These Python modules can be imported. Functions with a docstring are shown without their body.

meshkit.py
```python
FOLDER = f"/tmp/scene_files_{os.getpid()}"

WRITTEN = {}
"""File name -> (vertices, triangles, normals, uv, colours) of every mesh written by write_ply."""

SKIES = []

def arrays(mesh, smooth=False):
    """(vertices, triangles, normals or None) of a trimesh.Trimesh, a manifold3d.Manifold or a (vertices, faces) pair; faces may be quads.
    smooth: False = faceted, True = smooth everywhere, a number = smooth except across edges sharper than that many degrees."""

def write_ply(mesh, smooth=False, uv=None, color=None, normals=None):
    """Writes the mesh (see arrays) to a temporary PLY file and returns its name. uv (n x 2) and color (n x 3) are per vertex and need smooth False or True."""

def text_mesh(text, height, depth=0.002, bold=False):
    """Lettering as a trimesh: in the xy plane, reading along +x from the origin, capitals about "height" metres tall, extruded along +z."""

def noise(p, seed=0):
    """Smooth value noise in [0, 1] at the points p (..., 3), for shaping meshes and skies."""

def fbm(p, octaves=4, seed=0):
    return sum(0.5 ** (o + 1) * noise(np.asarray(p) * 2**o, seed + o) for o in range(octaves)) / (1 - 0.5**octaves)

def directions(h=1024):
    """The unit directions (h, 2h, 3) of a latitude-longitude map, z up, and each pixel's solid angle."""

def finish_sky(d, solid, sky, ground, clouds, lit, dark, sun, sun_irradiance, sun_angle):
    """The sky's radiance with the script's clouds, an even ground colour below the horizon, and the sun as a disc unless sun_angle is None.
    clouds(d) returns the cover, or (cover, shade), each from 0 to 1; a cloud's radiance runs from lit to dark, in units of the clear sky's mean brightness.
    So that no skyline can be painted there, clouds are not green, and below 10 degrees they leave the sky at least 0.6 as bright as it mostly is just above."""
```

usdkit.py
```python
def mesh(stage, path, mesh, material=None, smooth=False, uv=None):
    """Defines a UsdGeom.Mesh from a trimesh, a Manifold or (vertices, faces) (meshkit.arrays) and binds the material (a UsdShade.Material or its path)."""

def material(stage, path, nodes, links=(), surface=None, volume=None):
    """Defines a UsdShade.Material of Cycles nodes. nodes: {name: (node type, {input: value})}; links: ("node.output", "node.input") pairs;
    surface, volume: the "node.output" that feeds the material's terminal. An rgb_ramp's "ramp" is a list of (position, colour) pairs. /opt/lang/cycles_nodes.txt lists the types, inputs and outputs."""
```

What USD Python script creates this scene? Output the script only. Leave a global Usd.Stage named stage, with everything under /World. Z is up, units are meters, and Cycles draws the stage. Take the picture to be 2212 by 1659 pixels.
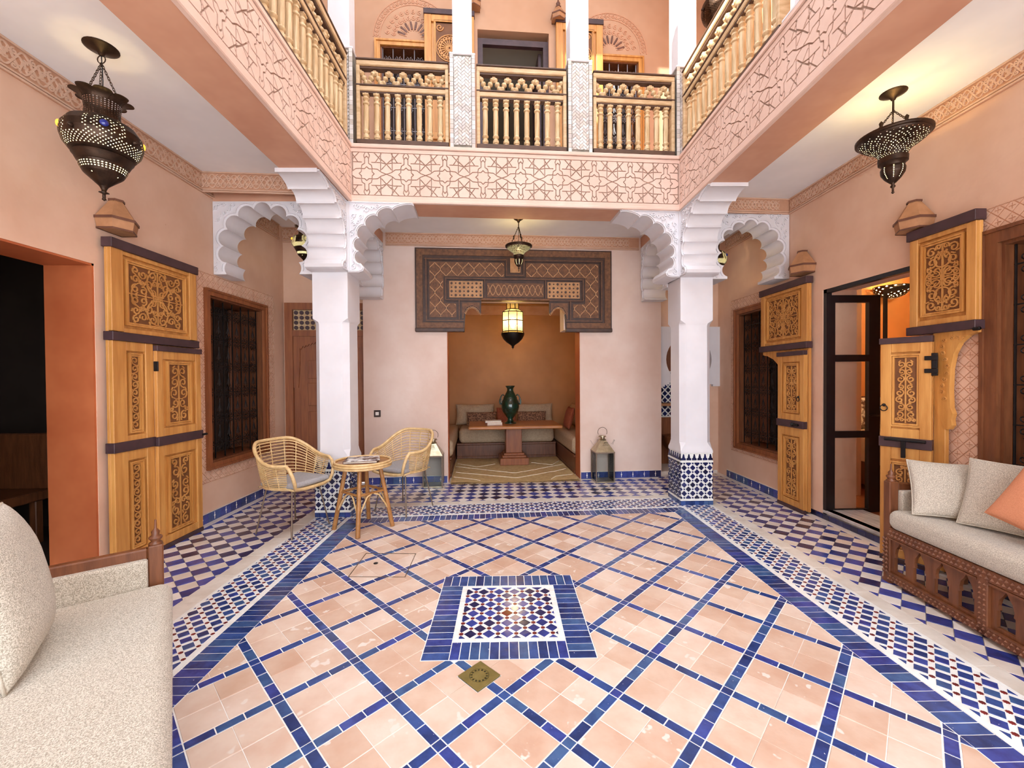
import math, random
import numpy as np, trimesh
from scipy.spatial import cKDTree
from shapely.geometry import Polygon, LineString, box as sbox, Point, MultiPolygon
from shapely import affinity, union_all
from pxr import Usd, UsdGeom, UsdLux, UsdShade, Sdf, Gf, Vt
import usdkit, meshkit

stage = Usd.Stage.CreateInMemory()
UsdGeom.SetStageUpAxis(stage, UsdGeom.Tokens.z)
UsdGeom.SetStageMetersPerUnit(stage, 1.0)
UsdGeom.Xform.Define(stage, '/World')
UsdGeom.Scope.Define(stage, '/World/Looks')
rng = np.random.default_rng(7)
PI = math.pi

# ---------------------------------------------------------------- camera, sky, sun, exposure
CAM = np.array([0, 0, 1.4])
FW = np.array([.016, .9998, -.0127]); FW /= np.linalg.norm(FW)
RT = np.array([.9998, -.0161, -.0069]); RT -= FW * (RT @ FW); RT /= np.linalg.norm(RT)
UP = np.cross(RT, FW)
cam = UsdGeom.Camera.Define(stage, '/World/camera')
cm = np.eye(4); cm[0, :3], cm[1, :3], cm[2, :3], cm[3, :3] = RT, UP, -FW, CAM
cam.AddTransformOp().Set(Gf.Matrix4d(*cm.ravel().tolist()))
cam.CreateHorizontalApertureAttr(36.0); cam.CreateVerticalApertureAttr(27.0)
cam.CreateFocalLengthAttr(36.0 * 905 / 2212); cam.CreateClippingRangeAttr(Gf.Vec2f(.05, 200))
EXPOSURE = 0.82
cam.CreateExposureAttr(EXPOSURE)

sky = UsdLux.DomeLight.Define(stage, '/World/sky')
sky.CreateIntensityAttr(1.0); sky.CreateColorAttr(Gf.Vec3f(.90, .97, 1.07))
sun = UsdLux.DistantLight.Define(stage, '/World/sun')
sun.CreateIntensityAttr(2.6); sun.CreateNormalizeAttr(True); sun.CreateAngleAttr(.6); sun.CreateColorAttr(Gf.Vec3f(1.0, .93, .8))
SD = np.array([1.7, 1.0, -1.02]); SD /= np.linalg.norm(SD)          # the way the sunlight travels
sx = np.cross([0, 0, 1.], -SD); sx /= np.linalg.norm(sx); sy = np.cross(-SD, sx)
sm = np.eye(4); sm[0, :3], sm[1, :3], sm[2, :3] = sx, sy, -SD
sun.AddTransformOp().Set(Gf.Matrix4d(*sm.ravel().tolist()))

# ---------------------------------------------------------------- materials
def lin(c):
    if isinstance(c, str):
        c = [int(c[i:i + 2], 16) / 255 for i in (0, 2, 4)]
    return tuple((x / 12.92 if x <= .04045 else ((x + .055) / 1.055) ** 2.4) for x in c)

def mat(name, c1, c2=None, scale=4., detail=4., stretch=(1, 1, 1), rough=.6, bump=0., bscale=60., bdist=.004, metal=0., coat=0.,
        rnd=0., spec=.5, spots=None, spot_at=.66, spot_scale=30., sheen=0., ramp=(.35, .65), trans=0., emit=None, estr=0., alpha=1., obj=True):
    n = {"tc": ("texture_coordinate", {}), "geo": ("geometry", {}), "mp": ("mapping", {"scale": stretch}), "nz": ("noise_texture", {"scale": scale, "detail": detail, "roughness": .6}),
         "rp": ("rgb_ramp", {"ramp": [(ramp[0], lin(c1)), (ramp[1], lin(c2 or c1))]}),
         "p": ("principled_bsdf", {"roughness": rough, "metallic": metal, "coat_weight": coat, "coat_roughness": .08, "specular_ior_level": spec, "sheen_weight": sheen,
                                   "transmission_weight": trans, "alpha": alpha})}
    src = "tc.object" if obj else "geo.position"
    l = [(src, "mp.vector"), ("mp.vector", "nz.vector"), ("nz.fac", "rp.fac")]
    out = "rp.color"
    if spots:
        n["sn"] = ("noise_texture", {"scale": spot_scale, "detail": 3., "roughness": .65})
        n["sr"] = ("rgb_ramp", {"ramp": [(spot_at, (0, 0, 0)), (spot_at + .03, (1, 1, 1))]})
        n["sm"] = ("mix", {"color2": lin(spots)})
        l += [("mp.vector", "sn.vector"), ("sn.fac", "sr.fac"), ("sr.color", "sm.fac"), (out, "sm.color1")]
        out = "sm.color"
    if rnd:
        n["oi"] = ("object_info", {})
        n["mr"] = ("map_range", {"from_min": 0., "from_max": 1., "to_min": 1 - rnd, "to_max": 1 + rnd})
        n["hv"] = ("hsv", {})
        l += [("oi.random", "mr.value"), ("mr.result", "hv.value"), (out, "hv.color")]
        out = "hv.color"
    l.append((out, "p.base_color"))
    if bump:
        n["bn"] = ("noise_texture", {"scale": bscale, "detail": 3.})
        n["bp"] = ("bump", {"strength": bump, "distance": bdist})
        l += [("mp.vector", "bn.vector"), ("bn.fac", "bp.height"), ("bp.normal", "p.normal")]
    if emit:
        n["p"][1].update(emission_color=lin(emit), emission_strength=estr)
    return usdkit.material(stage, '/World/Looks/' + name, n, l, surface="p.BSDF")

M = {}
def defm(name, *a, **k): M[name] = mat(name, *a, **k)
defm('wall', 'e2bfa6', 'd6ad92', scale=1.6, detail=10., rough=.75, bump=.5, bscale=12, obj=False, spots='cfa387', spot_at=.76, spot_scale=5)
defm('wall_back', 'e3cdc0', 'd8bbab', scale=1.5, detail=10., rough=.75, bump=.5, bscale=11, obj=False, spots='c49a84', spot_at=.75, spot_scale=6)
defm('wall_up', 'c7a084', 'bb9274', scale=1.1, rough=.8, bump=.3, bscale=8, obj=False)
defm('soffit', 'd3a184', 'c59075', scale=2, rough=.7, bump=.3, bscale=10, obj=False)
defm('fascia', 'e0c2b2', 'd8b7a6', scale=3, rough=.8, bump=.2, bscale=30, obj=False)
defm('fascia_groove_shade', 'a2897a', '957c6d', rough=.9)  # same plaster, darkened: shade of the grooves put into the colour
defm('ceil', 'f2efee', 'eae7e6', scale=2, rough=.8, bump=.15, bscale=20, obj=False)
defm('white', 'e0dde0', 'd9d6d9', scale=3, rough=.6, bump=.1, bscale=25, obj=False)
defm('stucco_ground', 'd8b49c', 'cda68c', scale=6, rough=.9, obj=False)
defm('stucco', 'c99a7c', 'bf8e70', scale=8, rough=.8, obj=False)
defm('incised', 'e2bca3', 'd8ae94', scale=6, rough=.8, obj=False)
defm('orange', 'bf6a3e', 'ab5730', scale=2, rough=.5, bump=.2, bscale=9, obj=False)
defm('bedroom', 'd58f55', 'c47f48', scale=1.2, rough=.6, obj=False)
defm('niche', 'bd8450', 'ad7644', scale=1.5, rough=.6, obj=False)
defm('dark_room', '3a2a22', '30221b', scale=2, rough=.8, obj=False)  # lack of light in the inner rooms put into this dark brown
defm('grey_room', 'c9c2b4', 'bcb5a6', scale=1, rough=.8, obj=False)
defm('grout', 'e0d6ca', 'd2c6b9', scale=8, rough=.9, obj=False)
for k, (c1, c2) in enumerate((('dcc6b4', 'd0b09b'), ('d5bba7', 'c8a58d'), ('dfcaba', 'd3b7a3'), ('d1b49f', 'c49e86'))):
    defm(f'terracotta_{k}', c1, c2, scale=5, rough=.55, bump=.25, bscale=30, spots='e0d2c6', spot_at=.64, spot_scale=6 + k, obj=False)
for k, (c1, c2) in enumerate((('3b5795', '2b4379'), ('2f4789', '233568'), ('42618f', '30497a'), ('3a4a97', '2a3678'), ('29407a', '1e2f5e'))):
    defm(f'blue_{k}', c1, c2, scale=14, rough=.2, coat=.25, bump=.3, bscale=40, spots='dfe3ea', spot_at=.715, spot_scale=48 + 4 * k, obj=False)
for k, (c1, c2) in enumerate((('394a98', '2c3a7e'), ('2c3a80', '222d66'), ('434f9f', '343f86'), ('2a2f5c', '20244a'))):
    defm(f'royal_{k}', c1, c2, scale=14, rough=.18, coat=.25, bump=.25, bscale=40, spots='d9dde6', spot_at=.75, spot_scale=60, obj=False)
for k, (c1, c2) in enumerate((('20265a', '181d48'), ('1a1e44', '141736'), ('2a2f66', '20254f'))):
    defm(f'navy_{k}', c1, c2, scale=14, rough=.18, coat=.25, bump=.2, bscale=40, obj=False)
for k, (c1, c2) in enumerate((('e6dbd0', 'dacdc0'), ('ded0c3', 'd0c1b2'), ('ece3da', 'e0d5c9'))):
    defm(f'cream_tile_{k}', c1, c2, scale=10, rough=.3, bump=.15, bscale=30, obj=False)
for k, (c1, c2) in enumerate((('d2ccc8', 'c2bbb6'), ('bfb8b3', 'aea6a0'), ('dcd7d3', 'cdc7c2'), ('c9bfb6', 'b8ada3'))):
    defm(f'pier_tile_{k}', c1, c2, scale=8, rough=.35, obj=False)
VAR = dict(terracotta=4, blue=5, royal=4, navy=3, cream_tile=3, pier_tile=4)
defm('joint', 'f0ece6', 'e2ddd6', scale=12, rough=.9, obj=False)
defm('white_tile', 'f2f2ee', 'e6e4de', scale=12, rough=.2, coat=.2, bump=.1, bscale=30, obj=False)
defm('red_tile', '7d2a2a', '642222', scale=14, rough=.25, obj=False)
defm('carved_ground_shaded', '7a4c26', '6a401f', scale=8, rough=.6)  # darker than the cedar: recess shade and dirt put into the colour
defm('stone', 'ded5ca', 'cbbfb1', scale=6, rough=.5, bump=.2, bscale=25, obj=False)
defm('marble', 'd4d0cb', 'aaa6a2', scale=3, stretch=(14, 1.5, 1), rough=.3, obj=False)
defm('cedar', 'd59a52', 'bb7d3a', scale=2.2, stretch=(9, 9, .8), rough=.45, bump=.2, bscale=30)
defm('cedar_carved', 'cc9350', 'b67c3e', scale=8, rough=.5)
defm('dark_band', '4a3236', '3c282b', scale=9, rough=.5)
defm('brown_wood', '9a5c34', '80482a', scale=3, stretch=(10, 10, .8), rough=.45, bump=.15, bscale=30)
defm('walnut', '7b4a2c', '633820', scale=4, stretch=(8, 8, 1), rough=.4, bump=.15, bscale=30)
defm('table_wood', 'b9763c', 'a66630', scale=3, stretch=(1, 9, 9), rough=.3)
defm('screen_dark', '4d3122', '38231a', scale=12, rough=.5, bump=.2)
defm('screen_mid', '7d5230', '5a3820', scale=25, detail=6, rough=.55, bump=.2)
defm('screen_gold', 'c29262', 'a8794c', scale=14, rough=.5)
defm('baluster', 'd9c098', 'bd9c6e', scale=5, stretch=(7, 7, .9), rough=.6, bump=.2, bscale=30)
defm('rail', 'cfb18a', 'b6966c', scale=4, stretch=(2, 2, 9), rough=.6, bump=.2, bscale=30)
defm('rail_dark', '5a4030', '4a3326', scale=6, rough=.6)
defm('iron', '1c1a1b', '262324', scale=20, rough=.45, metal=.6)
defm('iron_grey', '8f8b90', '777379', scale=20, rough=.5, metal=.3)
defm('black_metal', '17161a', '1d1c20', scale=20, rough=.35)
defm('bronze', '4a3628', '2f231b', scale=14, rough=.42, metal=.75)
defm('silver', 'c9bda2', 'a89a7c', scale=12, rough=.28, metal=.9)
defm('brass', '9a8a52', '857744', scale=16, rough=.45, metal=.6)
defm('rattan', 'e0c08c', 'cba670', scale=24, rough=.42, bump=.15, bscale=80)
defm('rattan_pole', 'b5814a', '966535', scale=14, rough=.42, bump=.2, bscale=30)
defm('leg_metal', '8a7766', '7a6858', scale=20, rough=.4, metal=.6)
defm('grey_cushion', 'aaa6a6', '9c9898', scale=60, rough=.9, bump=.3, bscale=500)
defm('linen', 'd6cdbd', '9b917f', scale=260, detail=2., stretch=(1, 1, 1), rough=.95, bump=.9, bscale=330, bdist=.003, sheen=.2, ramp=(.38, .62))
defm('linen_far', 'd0c6b5', 'a2988a', scale=240, detail=2., rough=.95, bump=.7, bscale=300, bdist=.003, sheen=.2, ramp=(.38, .62))
defm('piping', 'd0c8b8', 'bdb4a3', scale=200, rough=.9)
defm('apricot', 'd8926c', 'cc8460', scale=200, rough=.9, bump=.4, bscale=400)
defm('bench_cloth', 'bfa78a', 'af977b', scale=40, rough=.9, bump=.2, bscale=200)
defm('printed_cloth', '9a7256', '5e4030', scale=45, detail=3., rough=.9, ramp=(.45, .55))
defm('rust_cloth', 'a3573a', '914a30', scale=40, rough=.9)
defm('rug', 'ccb07c', 'b99a66', scale=20, rough=.95, bump=.5, bscale=160)
defm('rug_line', 'efe6cf', 'e6dcc2', scale=20, rough=.95)
defm('vase', '163d2e', '0c261c', scale=9, rough=.12, coat=.6, bump=.25, bscale=14)
defm('bowl_metal', '2b2622', '201c19', scale=9, rough=.4, metal=.6)
defm('paper', 'e8dfcf', 'dcd2c0', scale=60, rough=.8)
defm('cover_pink', 'd7a794', 'c99684', scale=20, rough=.5)
defm('cover_photo', 'e3ded8', '5a4038', scale=14, detail=5, rough=.35, ramp=(.44, .56))
defm('cover_brown', '6a3c30', '5a3027', scale=10, rough=.4)
defm('switch_dark', '3a2a26', '33241f', rough=.4)
defm('switch_white', 'e9e4de', 'e2ddd6', rough=.4)
defm('sconce', 'b8865f', 'a3734e', scale=8, rough=.6, bump=.2, bscale=30)
defm('sconce_dark', '6e4534', '5c3829', scale=8, rough=.5)
defm('bed', 'e9e1d4', 'ded5c6', scale=5, rough=.9)
defm('green_leaf', '3f7d2e', '2f6322', scale=8, rough=.6)
defm('plate_tile', '8a867c', '6f6b60', scale=20, rough=.8)
defm('gem_blue', '1b2d8a', '14226e', rough=.1, coat=.5)
defm('gem_amber', 'e0a030', 'd09020', rough=.1, coat=.5, emit='e8a838', estr=1.2)
M['glow'] = usdkit.material(stage, '/World/Looks/glow', {"e": ("emission", {"color": lin('ffe6a0'), "strength": 9.})}, [], surface="e.emission")
M['glow_soft'] = usdkit.material(stage, '/World/Looks/glow_soft', {"e": ("emission", {"color": lin('f6e3a2'), "strength": 4.4}), "t": ("transparent_bsdf", {"color": (1., .95, .85)}), "m": ("mix_closure", {"fac": .55})},
    [("t.BSDF", "m.closure1"), ("e.emission", "m.closure2")], surface="m.closure")
M['bulb'] = usdkit.material(stage, '/World/Looks/bulb', {"e": ("emission", {"color": lin('ffd98a'), "strength": 60.})}, [], surface="e.emission")
M['glass'] = usdkit.material(stage, '/World/Looks/glass', {"t": ("transparent_bsdf", {"color": (.975, .985, .98)}), "g": ("glossy_bsdf", {"roughness": .03, "color": (.9, .9, .9)}), "f": ("fresnel", {"IOR": 1.18}),
    "m": ("mix_closure", {})}, [("f.fac", "m.fac"), ("t.BSDF", "m.closure1"), ("g.BSDF", "m.closure2")], surface="m.closure")
M['amber_glass'] = usdkit.material(stage, '/World/Looks/amber_glass', {"t": ("transparent_bsdf", {"color": (1., .9, .55)}), "g": ("translucent_bsdf", {"color": (1., .85, .45)}),
    "m": ("mix_closure", {"fac": .35})}, [("t.BSDF", "m.closure1"), ("g.BSDF", "m.closure2")], surface="m.closure")

# ---------------------------------------------------------------- helpers
def mtx(loc=(0, 0, 0), rz=0., R=None):
    m = np.eye(4); c, s = math.cos(rz), math.sin(rz)
    m[:3, :3] = [[c, -s, 0], [s, c, 0], [0, 0, 1]]
    if R is not None: m[:3, :3] = m[:3, :3] @ np.asarray(R, float)
    m[:3, 3] = loc
    return m
def axes(loc, ex, ey, ez):
    m = np.eye(4); m[:3, 0], m[:3, 1], m[:3, 2], m[:3, 3] = ex, ey, ez, loc
    return m
def rotx(a): c, s = math.cos(a), math.sin(a); return np.array([[1, 0, 0], [0, c, -s], [0, s, c]])
def roty(a): c, s = math.cos(a), math.sin(a); return np.array([[c, 0, s], [0, 1, 0], [-s, 0, c]])

class MB:
    def __init__(self): self.v, self.f, self.n = [], [], 0
    def add(self, v, f, m=None):
        v = np.asarray(v, float); f = np.asarray(f, int)
        if f.ndim == 2 and f.shape[1] == 4: f = np.vstack([f[:, [0, 1, 2]], f[:, [0, 2, 3]]])
        if m is not None:
            v = v @ m[:3, :3].T + m[:3, 3]
            if np.linalg.det(m[:3, :3]) < 0: f = f[:, ::-1]
        self.v.append(v); self.f.append(f + self.n); self.n += len(v)
        return self
    def box(self, x0, x1, y0, y1, z0, z1, m=None, b=0.):
        if b:
            c, h = np.array([(x0 + x1) / 2, (y0 + y1) / 2, (z0 + z1) / 2]), np.array([x1 - x0, y1 - y0, z1 - z0]) / 2
            b = min(b, .45 * h.min())
            p = []
            for s in np.ndindex(2, 2, 2):
                s = np.array(s) * 2 - 1
                for k in range(3):
                    q = h - b; q[k] = h[k]; p.append(c + s * q)
            t = trimesh.convex.convex_hull(np.array(p)); return self.add(t.vertices, t.faces, m)
        v = np.array([[x, y, z] for z in (z0, z1) for y in (y0, y1) for x in (x0, x1)])
        f = [[0, 2, 3, 1], [4, 5, 7, 6], [0, 1, 5, 4], [2, 6, 7, 3], [0, 4, 6, 2], [1, 3, 7, 5]]
        return self.add(v, f, m)
    def lathe(self, prof, n=20, m=None, flute=None):
        prof = np.array(prof, float); k = len(prof); a = np.arange(n) * 2 * PI / n
        r = prof[:, :1] * np.ones(n)
        if flute is not None:
            for i in range(k):
                if flute[0] <= prof[i, 1] <= flute[1]: r[i] *= 1 - flute[3] * (.5 + .5 * np.cos(a * flute[2]))
        v = np.stack([r * np.cos(a), r * np.sin(a), prof[:, 1:] * np.ones(n)], -1).reshape(-1, 3)
        i, j = np.meshgrid(np.arange(k - 1), np.arange(n), indexing='ij'); j2 = (j + 1) % n
        f = np.stack([i * n + j, i * n + j2, (i + 1) * n + j2, (i + 1) * n + j], -1).reshape(-1, 4)
        return self.add(v, f, m)
    def tube(self, path, r, n=6, closed=False, m=None, cap=True):
        p = np.asarray(path, float); k = len(p)
        r = np.broadcast_to(np.asarray(r, float), (k,))
        t = (np.roll(p, -1, 0) - np.roll(p, 1, 0)) if closed else np.gradient(p, axis=0)
        t /= np.maximum(np.linalg.norm(t, axis=1, keepdims=True), 1e-9)
        u = np.cross(t[0], [0, 0, 1.]); u = u if np.linalg.norm(u) > .1 else np.cross(t[0], [1., 0, 0]); u /= np.linalg.norm(u)
        us = []
        for i in range(k):
            u = u - t[i] * (u @ t[i]); u /= max(np.linalg.norm(u), 1e-9); us.append(u)
        us = np.array(us); w = np.cross(t, us); a = np.arange(n) * 2 * PI / n
        v = (p[:, None] + r[:, None, None] * (np.cos(a)[None, :, None] * us[:, None] + np.sin(a)[None, :, None] * w[:, None])).reshape(-1, 3)
        i, j = np.meshgrid(np.arange(k if closed else k - 1), np.arange(n), indexing='ij'); i2 = (i + 1) % k; j2 = (j + 1) % n
        f = np.stack([i * n + j, i * n + j2, i2 * n + j2, i2 * n + j], -1).reshape(-1, 4)
        f = np.vstack([f[:, [0, 1, 2]], f[:, [0, 2, 3]]])
        if cap and not closed:
            f = np.vstack([f, [[0, q + 1, q] for q in range(1, n - 1)], [[(k - 1) * n, (k - 1) * n + q, (k - 1) * n + q + 1] for q in range(1, n - 1)]])
        return self.add(v, f, m)
    def poly(self, g, d, m=None):
        """extrudes a shapely polygon from z=0 to z=d"""
        for q in getattr(g, 'geoms', [g]):
            if q.geom_type == 'Polygon' and q.area > 1e-7:
                try: t = trimesh.creation.extrude_polygon(q, d, engine='earcut')
                except Exception: continue
                self.add(t.vertices, t.faces, m)
        return self
    def tile(self, pts, z0, z1, ch, m=None):
        p = np.asarray(pts, float); n = len(p)
        a = .5 * np.sum(p[:, 0] * np.roll(p[:, 1], -1) - np.roll(p[:, 0], -1) * p[:, 1])
        if a < 0: p = p[::-1]
        e = np.roll(p, -1, 0) - p; k = e[:, 0] * np.roll(e, -1, 0)[:, 1] - e[:, 1] * np.roll(e, -1, 0)[:, 0]
        if k.min() < -1e-9 and n != 16: return self.poly(Polygon(p).buffer(0), z1 - z0, (np.eye(4) if m is None else m) @ mtx((0, 0, z0)))   # not convex
        c = p.mean(0); d = p - c; L = np.linalg.norm(d, axis=1, keepdims=True)
        q = c + d * np.maximum(1 - ch * 1.4 / np.maximum(L, 1e-6), .5)
        v = np.vstack([np.c_[p, np.full(n, z0)], np.c_[p, np.full(n, z1 - ch)], np.c_[q, np.full(n, z1)]])
        f = []
        for i in range(n):
            j = (i + 1) % n
            for s in (0, n): f += [[s + i, s + j, s + n + j], [s + i, s + n + j, s + n + i]]
        f += [[2 * n, 2 * n + i, 2 * n + i + 1] for i in range(1, n - 1)]
        return self.add(v, f, m)
    def rbox(self, h, r, m=None, k=4, n=3):
        """box of half sizes h with edges rounded to r"""
        h = np.array(h, float); ax = []
        for q in h:
            e = np.linspace(0, r, k + 1); ax.append(np.r_[-q + e, np.linspace(-q + r, q - r, n + 2)[1:-1], q - r + e])
        for d in range(3):
            a, b = [(1, 2), (2, 0), (0, 1)][d]
            A, B = np.meshgrid(ax[a], ax[b], indexing='ij')
            for s in (-1, 1):
                v = np.zeros(A.shape + (3,)); v[..., a], v[..., b], v[..., d] = A, B, s * h[d]
                v = v.reshape(-1, 3); q = np.clip(v, -(h - r), h - r); e = v - q
                v = q + r * e / np.maximum(np.linalg.norm(e, axis=1, keepdims=True), 1e-9)
                na, nb = A.shape; i, j = np.meshgrid(np.arange(na - 1), np.arange(nb - 1), indexing='ij')
                f = np.stack([i * nb + j, (i + 1) * nb + j, (i + 1) * nb + j + 1, i * nb + j + 1], -1).reshape(-1, 4)
                self.add(v, f if s > 0 else f[:, ::-1], m)
        return self
    def grid(self, P, m=None, flip=False):
        P = np.asarray(P); a, b = P.shape[:2]; i, j = np.meshgrid(np.arange(a - 1), np.arange(b - 1), indexing='ij')
        f = np.stack([i * b + j, (i + 1) * b + j, (i + 1) * b + j + 1, i * b + j + 1], -1).reshape(-1, 4)
        return self.add(P.reshape(-1, 3), f[:, ::-1] if flip else f, m)
    def get(self): return np.vstack(self.v), np.vstack(self.f)

used = {}
def numbered(parent, name):
    k = (parent, name); used[k] = used.get(k, -1) + 1
    return name if used[k] == 0 else f'{name}_{used[k]:03d}'
def tag(prim, **k):
    for a, b in k.items():
        if b: prim.SetCustomDataByKey({'cat': 'category'}.get(a, a), b)
    return prim
def part(parent, name, mb, m, smooth=30, label=None, kind=None):
    """one Mesh under a thing (or a part); parent is a prim"""
    if m in VAR: m = f'{m}_{int(rng.integers(VAR[m]))}'
    pp = str(parent.GetPath()); path = pp + '/' + numbered(pp, name)
    if smooth == 'weld':
        t = trimesh.Trimesh(*mb.get(), process=True); p = usdkit.mesh(stage, path, t, M[m], True).GetPrim()
    else: p = usdkit.mesh(stage, path, mb.get(), M[m], smooth).GetPrim()
    return tag(p, label=label, kind=kind)
def thing(name, label=None, cat=None, group=None, loc=(0, 0, 0), rz=0., kind=None):
    x = UsdGeom.Xform.Define(stage, '/World/' + numbered('/World', name))
    if any(loc) or rz:
        x.AddTranslateOp().Set(Gf.Vec3d(*map(float, loc))); x.AddRotateZOp().Set(math.degrees(rz))
    return tag(x.GetPrim(), label=label, cat=cat, group=group, kind=kind)
def copy(src, loc, rz=0., label=None, group=None, cat=None, name=None):
    was = src.GetCustomData()
    r = thing(name or src.GetName().rstrip('0123456789_'), label, cat or was.get('category'), group or was.get('group'))
    r.GetReferences().AddInternalReference(src.GetPath()); r.SetInstanceable(True)
    x = UsdGeom.Xformable(r); x.ClearXformOpOrder()
    for op in ('xformOp:translate', 'xformOp:rotateZ'):
        pass
    x.AddTranslateOp().Set(Gf.Vec3d(*map(float, loc))); x.AddRotateZOp().Set(math.degrees(rz))
    return r
def struct(name, mb, m, label=None, cat=None, smooth=False):
    p = usdkit.mesh(stage, '/World/' + numbered('/World', name), mb.get(), M[m], smooth).GetPrim()
    return tag(p, kind='structure', label=label, cat=cat)

def seen(p):
    """rough size on the picture of a unit area at p, 0 outside the frame"""
    d = np.asarray(p, float) - CAM; z = d @ FW
    if z < .2: return 0.
    x, y = (d @ RT) / z * 905, (d @ UP) / z * 905
    return 0. if abs(x) > 1180 or abs(y) > 900 else 1 / (d @ d)
def tiles(parent, name, polys, m, z=(0, .009), ch=.0015, cap=300, M4=None, jit=.0006, rest=None):
    """one Mesh per tile for the CAP largest in the picture, the rest as one part"""
    A = np.eye(4) if M4 is None else M4
    c = [np.append(np.mean(p, 0), z[1]) @ A[:3, :3].T + A[:3, 3] for p in polys]
    size = [seen(q) * Polygon(p).area for p, q in zip(polys, c)]
    order = np.argsort(size)[::-1]
    far = MB()
    for k, i in enumerate(order):
        mb = MB() if k < cap and size[i] > 0 else far
        dz = rng.uniform(-jit, jit)
        mb.tile(polys[i], z[0], z[1] + dz, ch, A)
        if mb is not far: part(parent, name, mb, m, False)
    if far.n: part(parent, rest or name + 's', far, m, False, kind='stuff')
def quads(g, mina=2e-5):
    """outer rings of what is left of a clipped tile"""
    return [np.array(q.exterior.coords)[:-1] for q in getattr(g, 'geoms', [g]) if q.geom_type == 'Polygon' and q.area > mina]
def curves_mesh(lines, r, d, m, clip=None, mb=None):
    """raised ornament: lines (arrays of 2D points) thickened to r, raised by d"""
    g = union_all([LineString(l).buffer(r, quad_segs=2) for l in lines])
    if clip is not None: g = g.intersection(clip)
    return (mb or MB()).poly(g.simplify(r * .12), d, m)
def spiral(c, r, turns=1.4, a0=0., sgn=1, n=22):
    t = np.linspace(0, 1, n); a = a0 + sgn * turns * 2 * PI * t; rr = r * (1 - .85 * t)
    return np.c_[c[0] + rr * np.cos(a), c[1] + rr * np.sin(a)]
def circ(c, r, n=24, a0=0., a1=2 * PI): a = np.linspace(a0, a1, n); return np.c_[c[0] + r * np.cos(a), c[1] + r * np.sin(a)]
def scrolls(w, h, p=None):
    """symmetric scrollwork filling a panel w x h centred on 0"""
    L = []; p = p or min(w, h) * .42
    n = max(1, int(round(h / p))); p = h / n
    cols = max(1, int(round(w / (2 * p)))); cw = w / (2 * cols)
    for c in range(cols):
        cx = (-cols + 1 + 2 * c) * cw
        for k in range(n):
            z = -h / 2 + (k + .5) * p; s = 1 if k % 2 else -1
            r = min(cw * .48, p * .46)
            for e in (-1, 1):
                L.append(spiral((cx + e * cw * .5, z), r, 1.35, PI / 2 * s * 1 + (0 if e > 0 else 0), e * s))
                L.append(spiral((cx + e * cw * .5, z + s * p * .36), r * .35, 1., 0, -e * s))
            L.append(np.array([[cx, z - p * .5], [cx + .03 * p, z], [cx, z + p * .5]]))
            L.append(circ((cx, z + p * .5), p * .12))
    return L
def pack(inside, x0, y0, x1, y1, r0, rr, tries=1500, tight=.95, rmin=.42):
    """circles of falling size thrown into a region: inside(x, y, r)"""
    C = []
    for q in range(tries):
        r = r0 * (1 - (1 - rmin) * q / tries) * rr.uniform(.85, 1.); x, y = rr.uniform(x0, x1), rr.uniform(y0, y1)
        if inside(x, y, r) and all(math.hypot(x - a, y - b) > (r + c) * tight for a, b, c in C): C.append((x, y, r))
    return C
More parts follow.
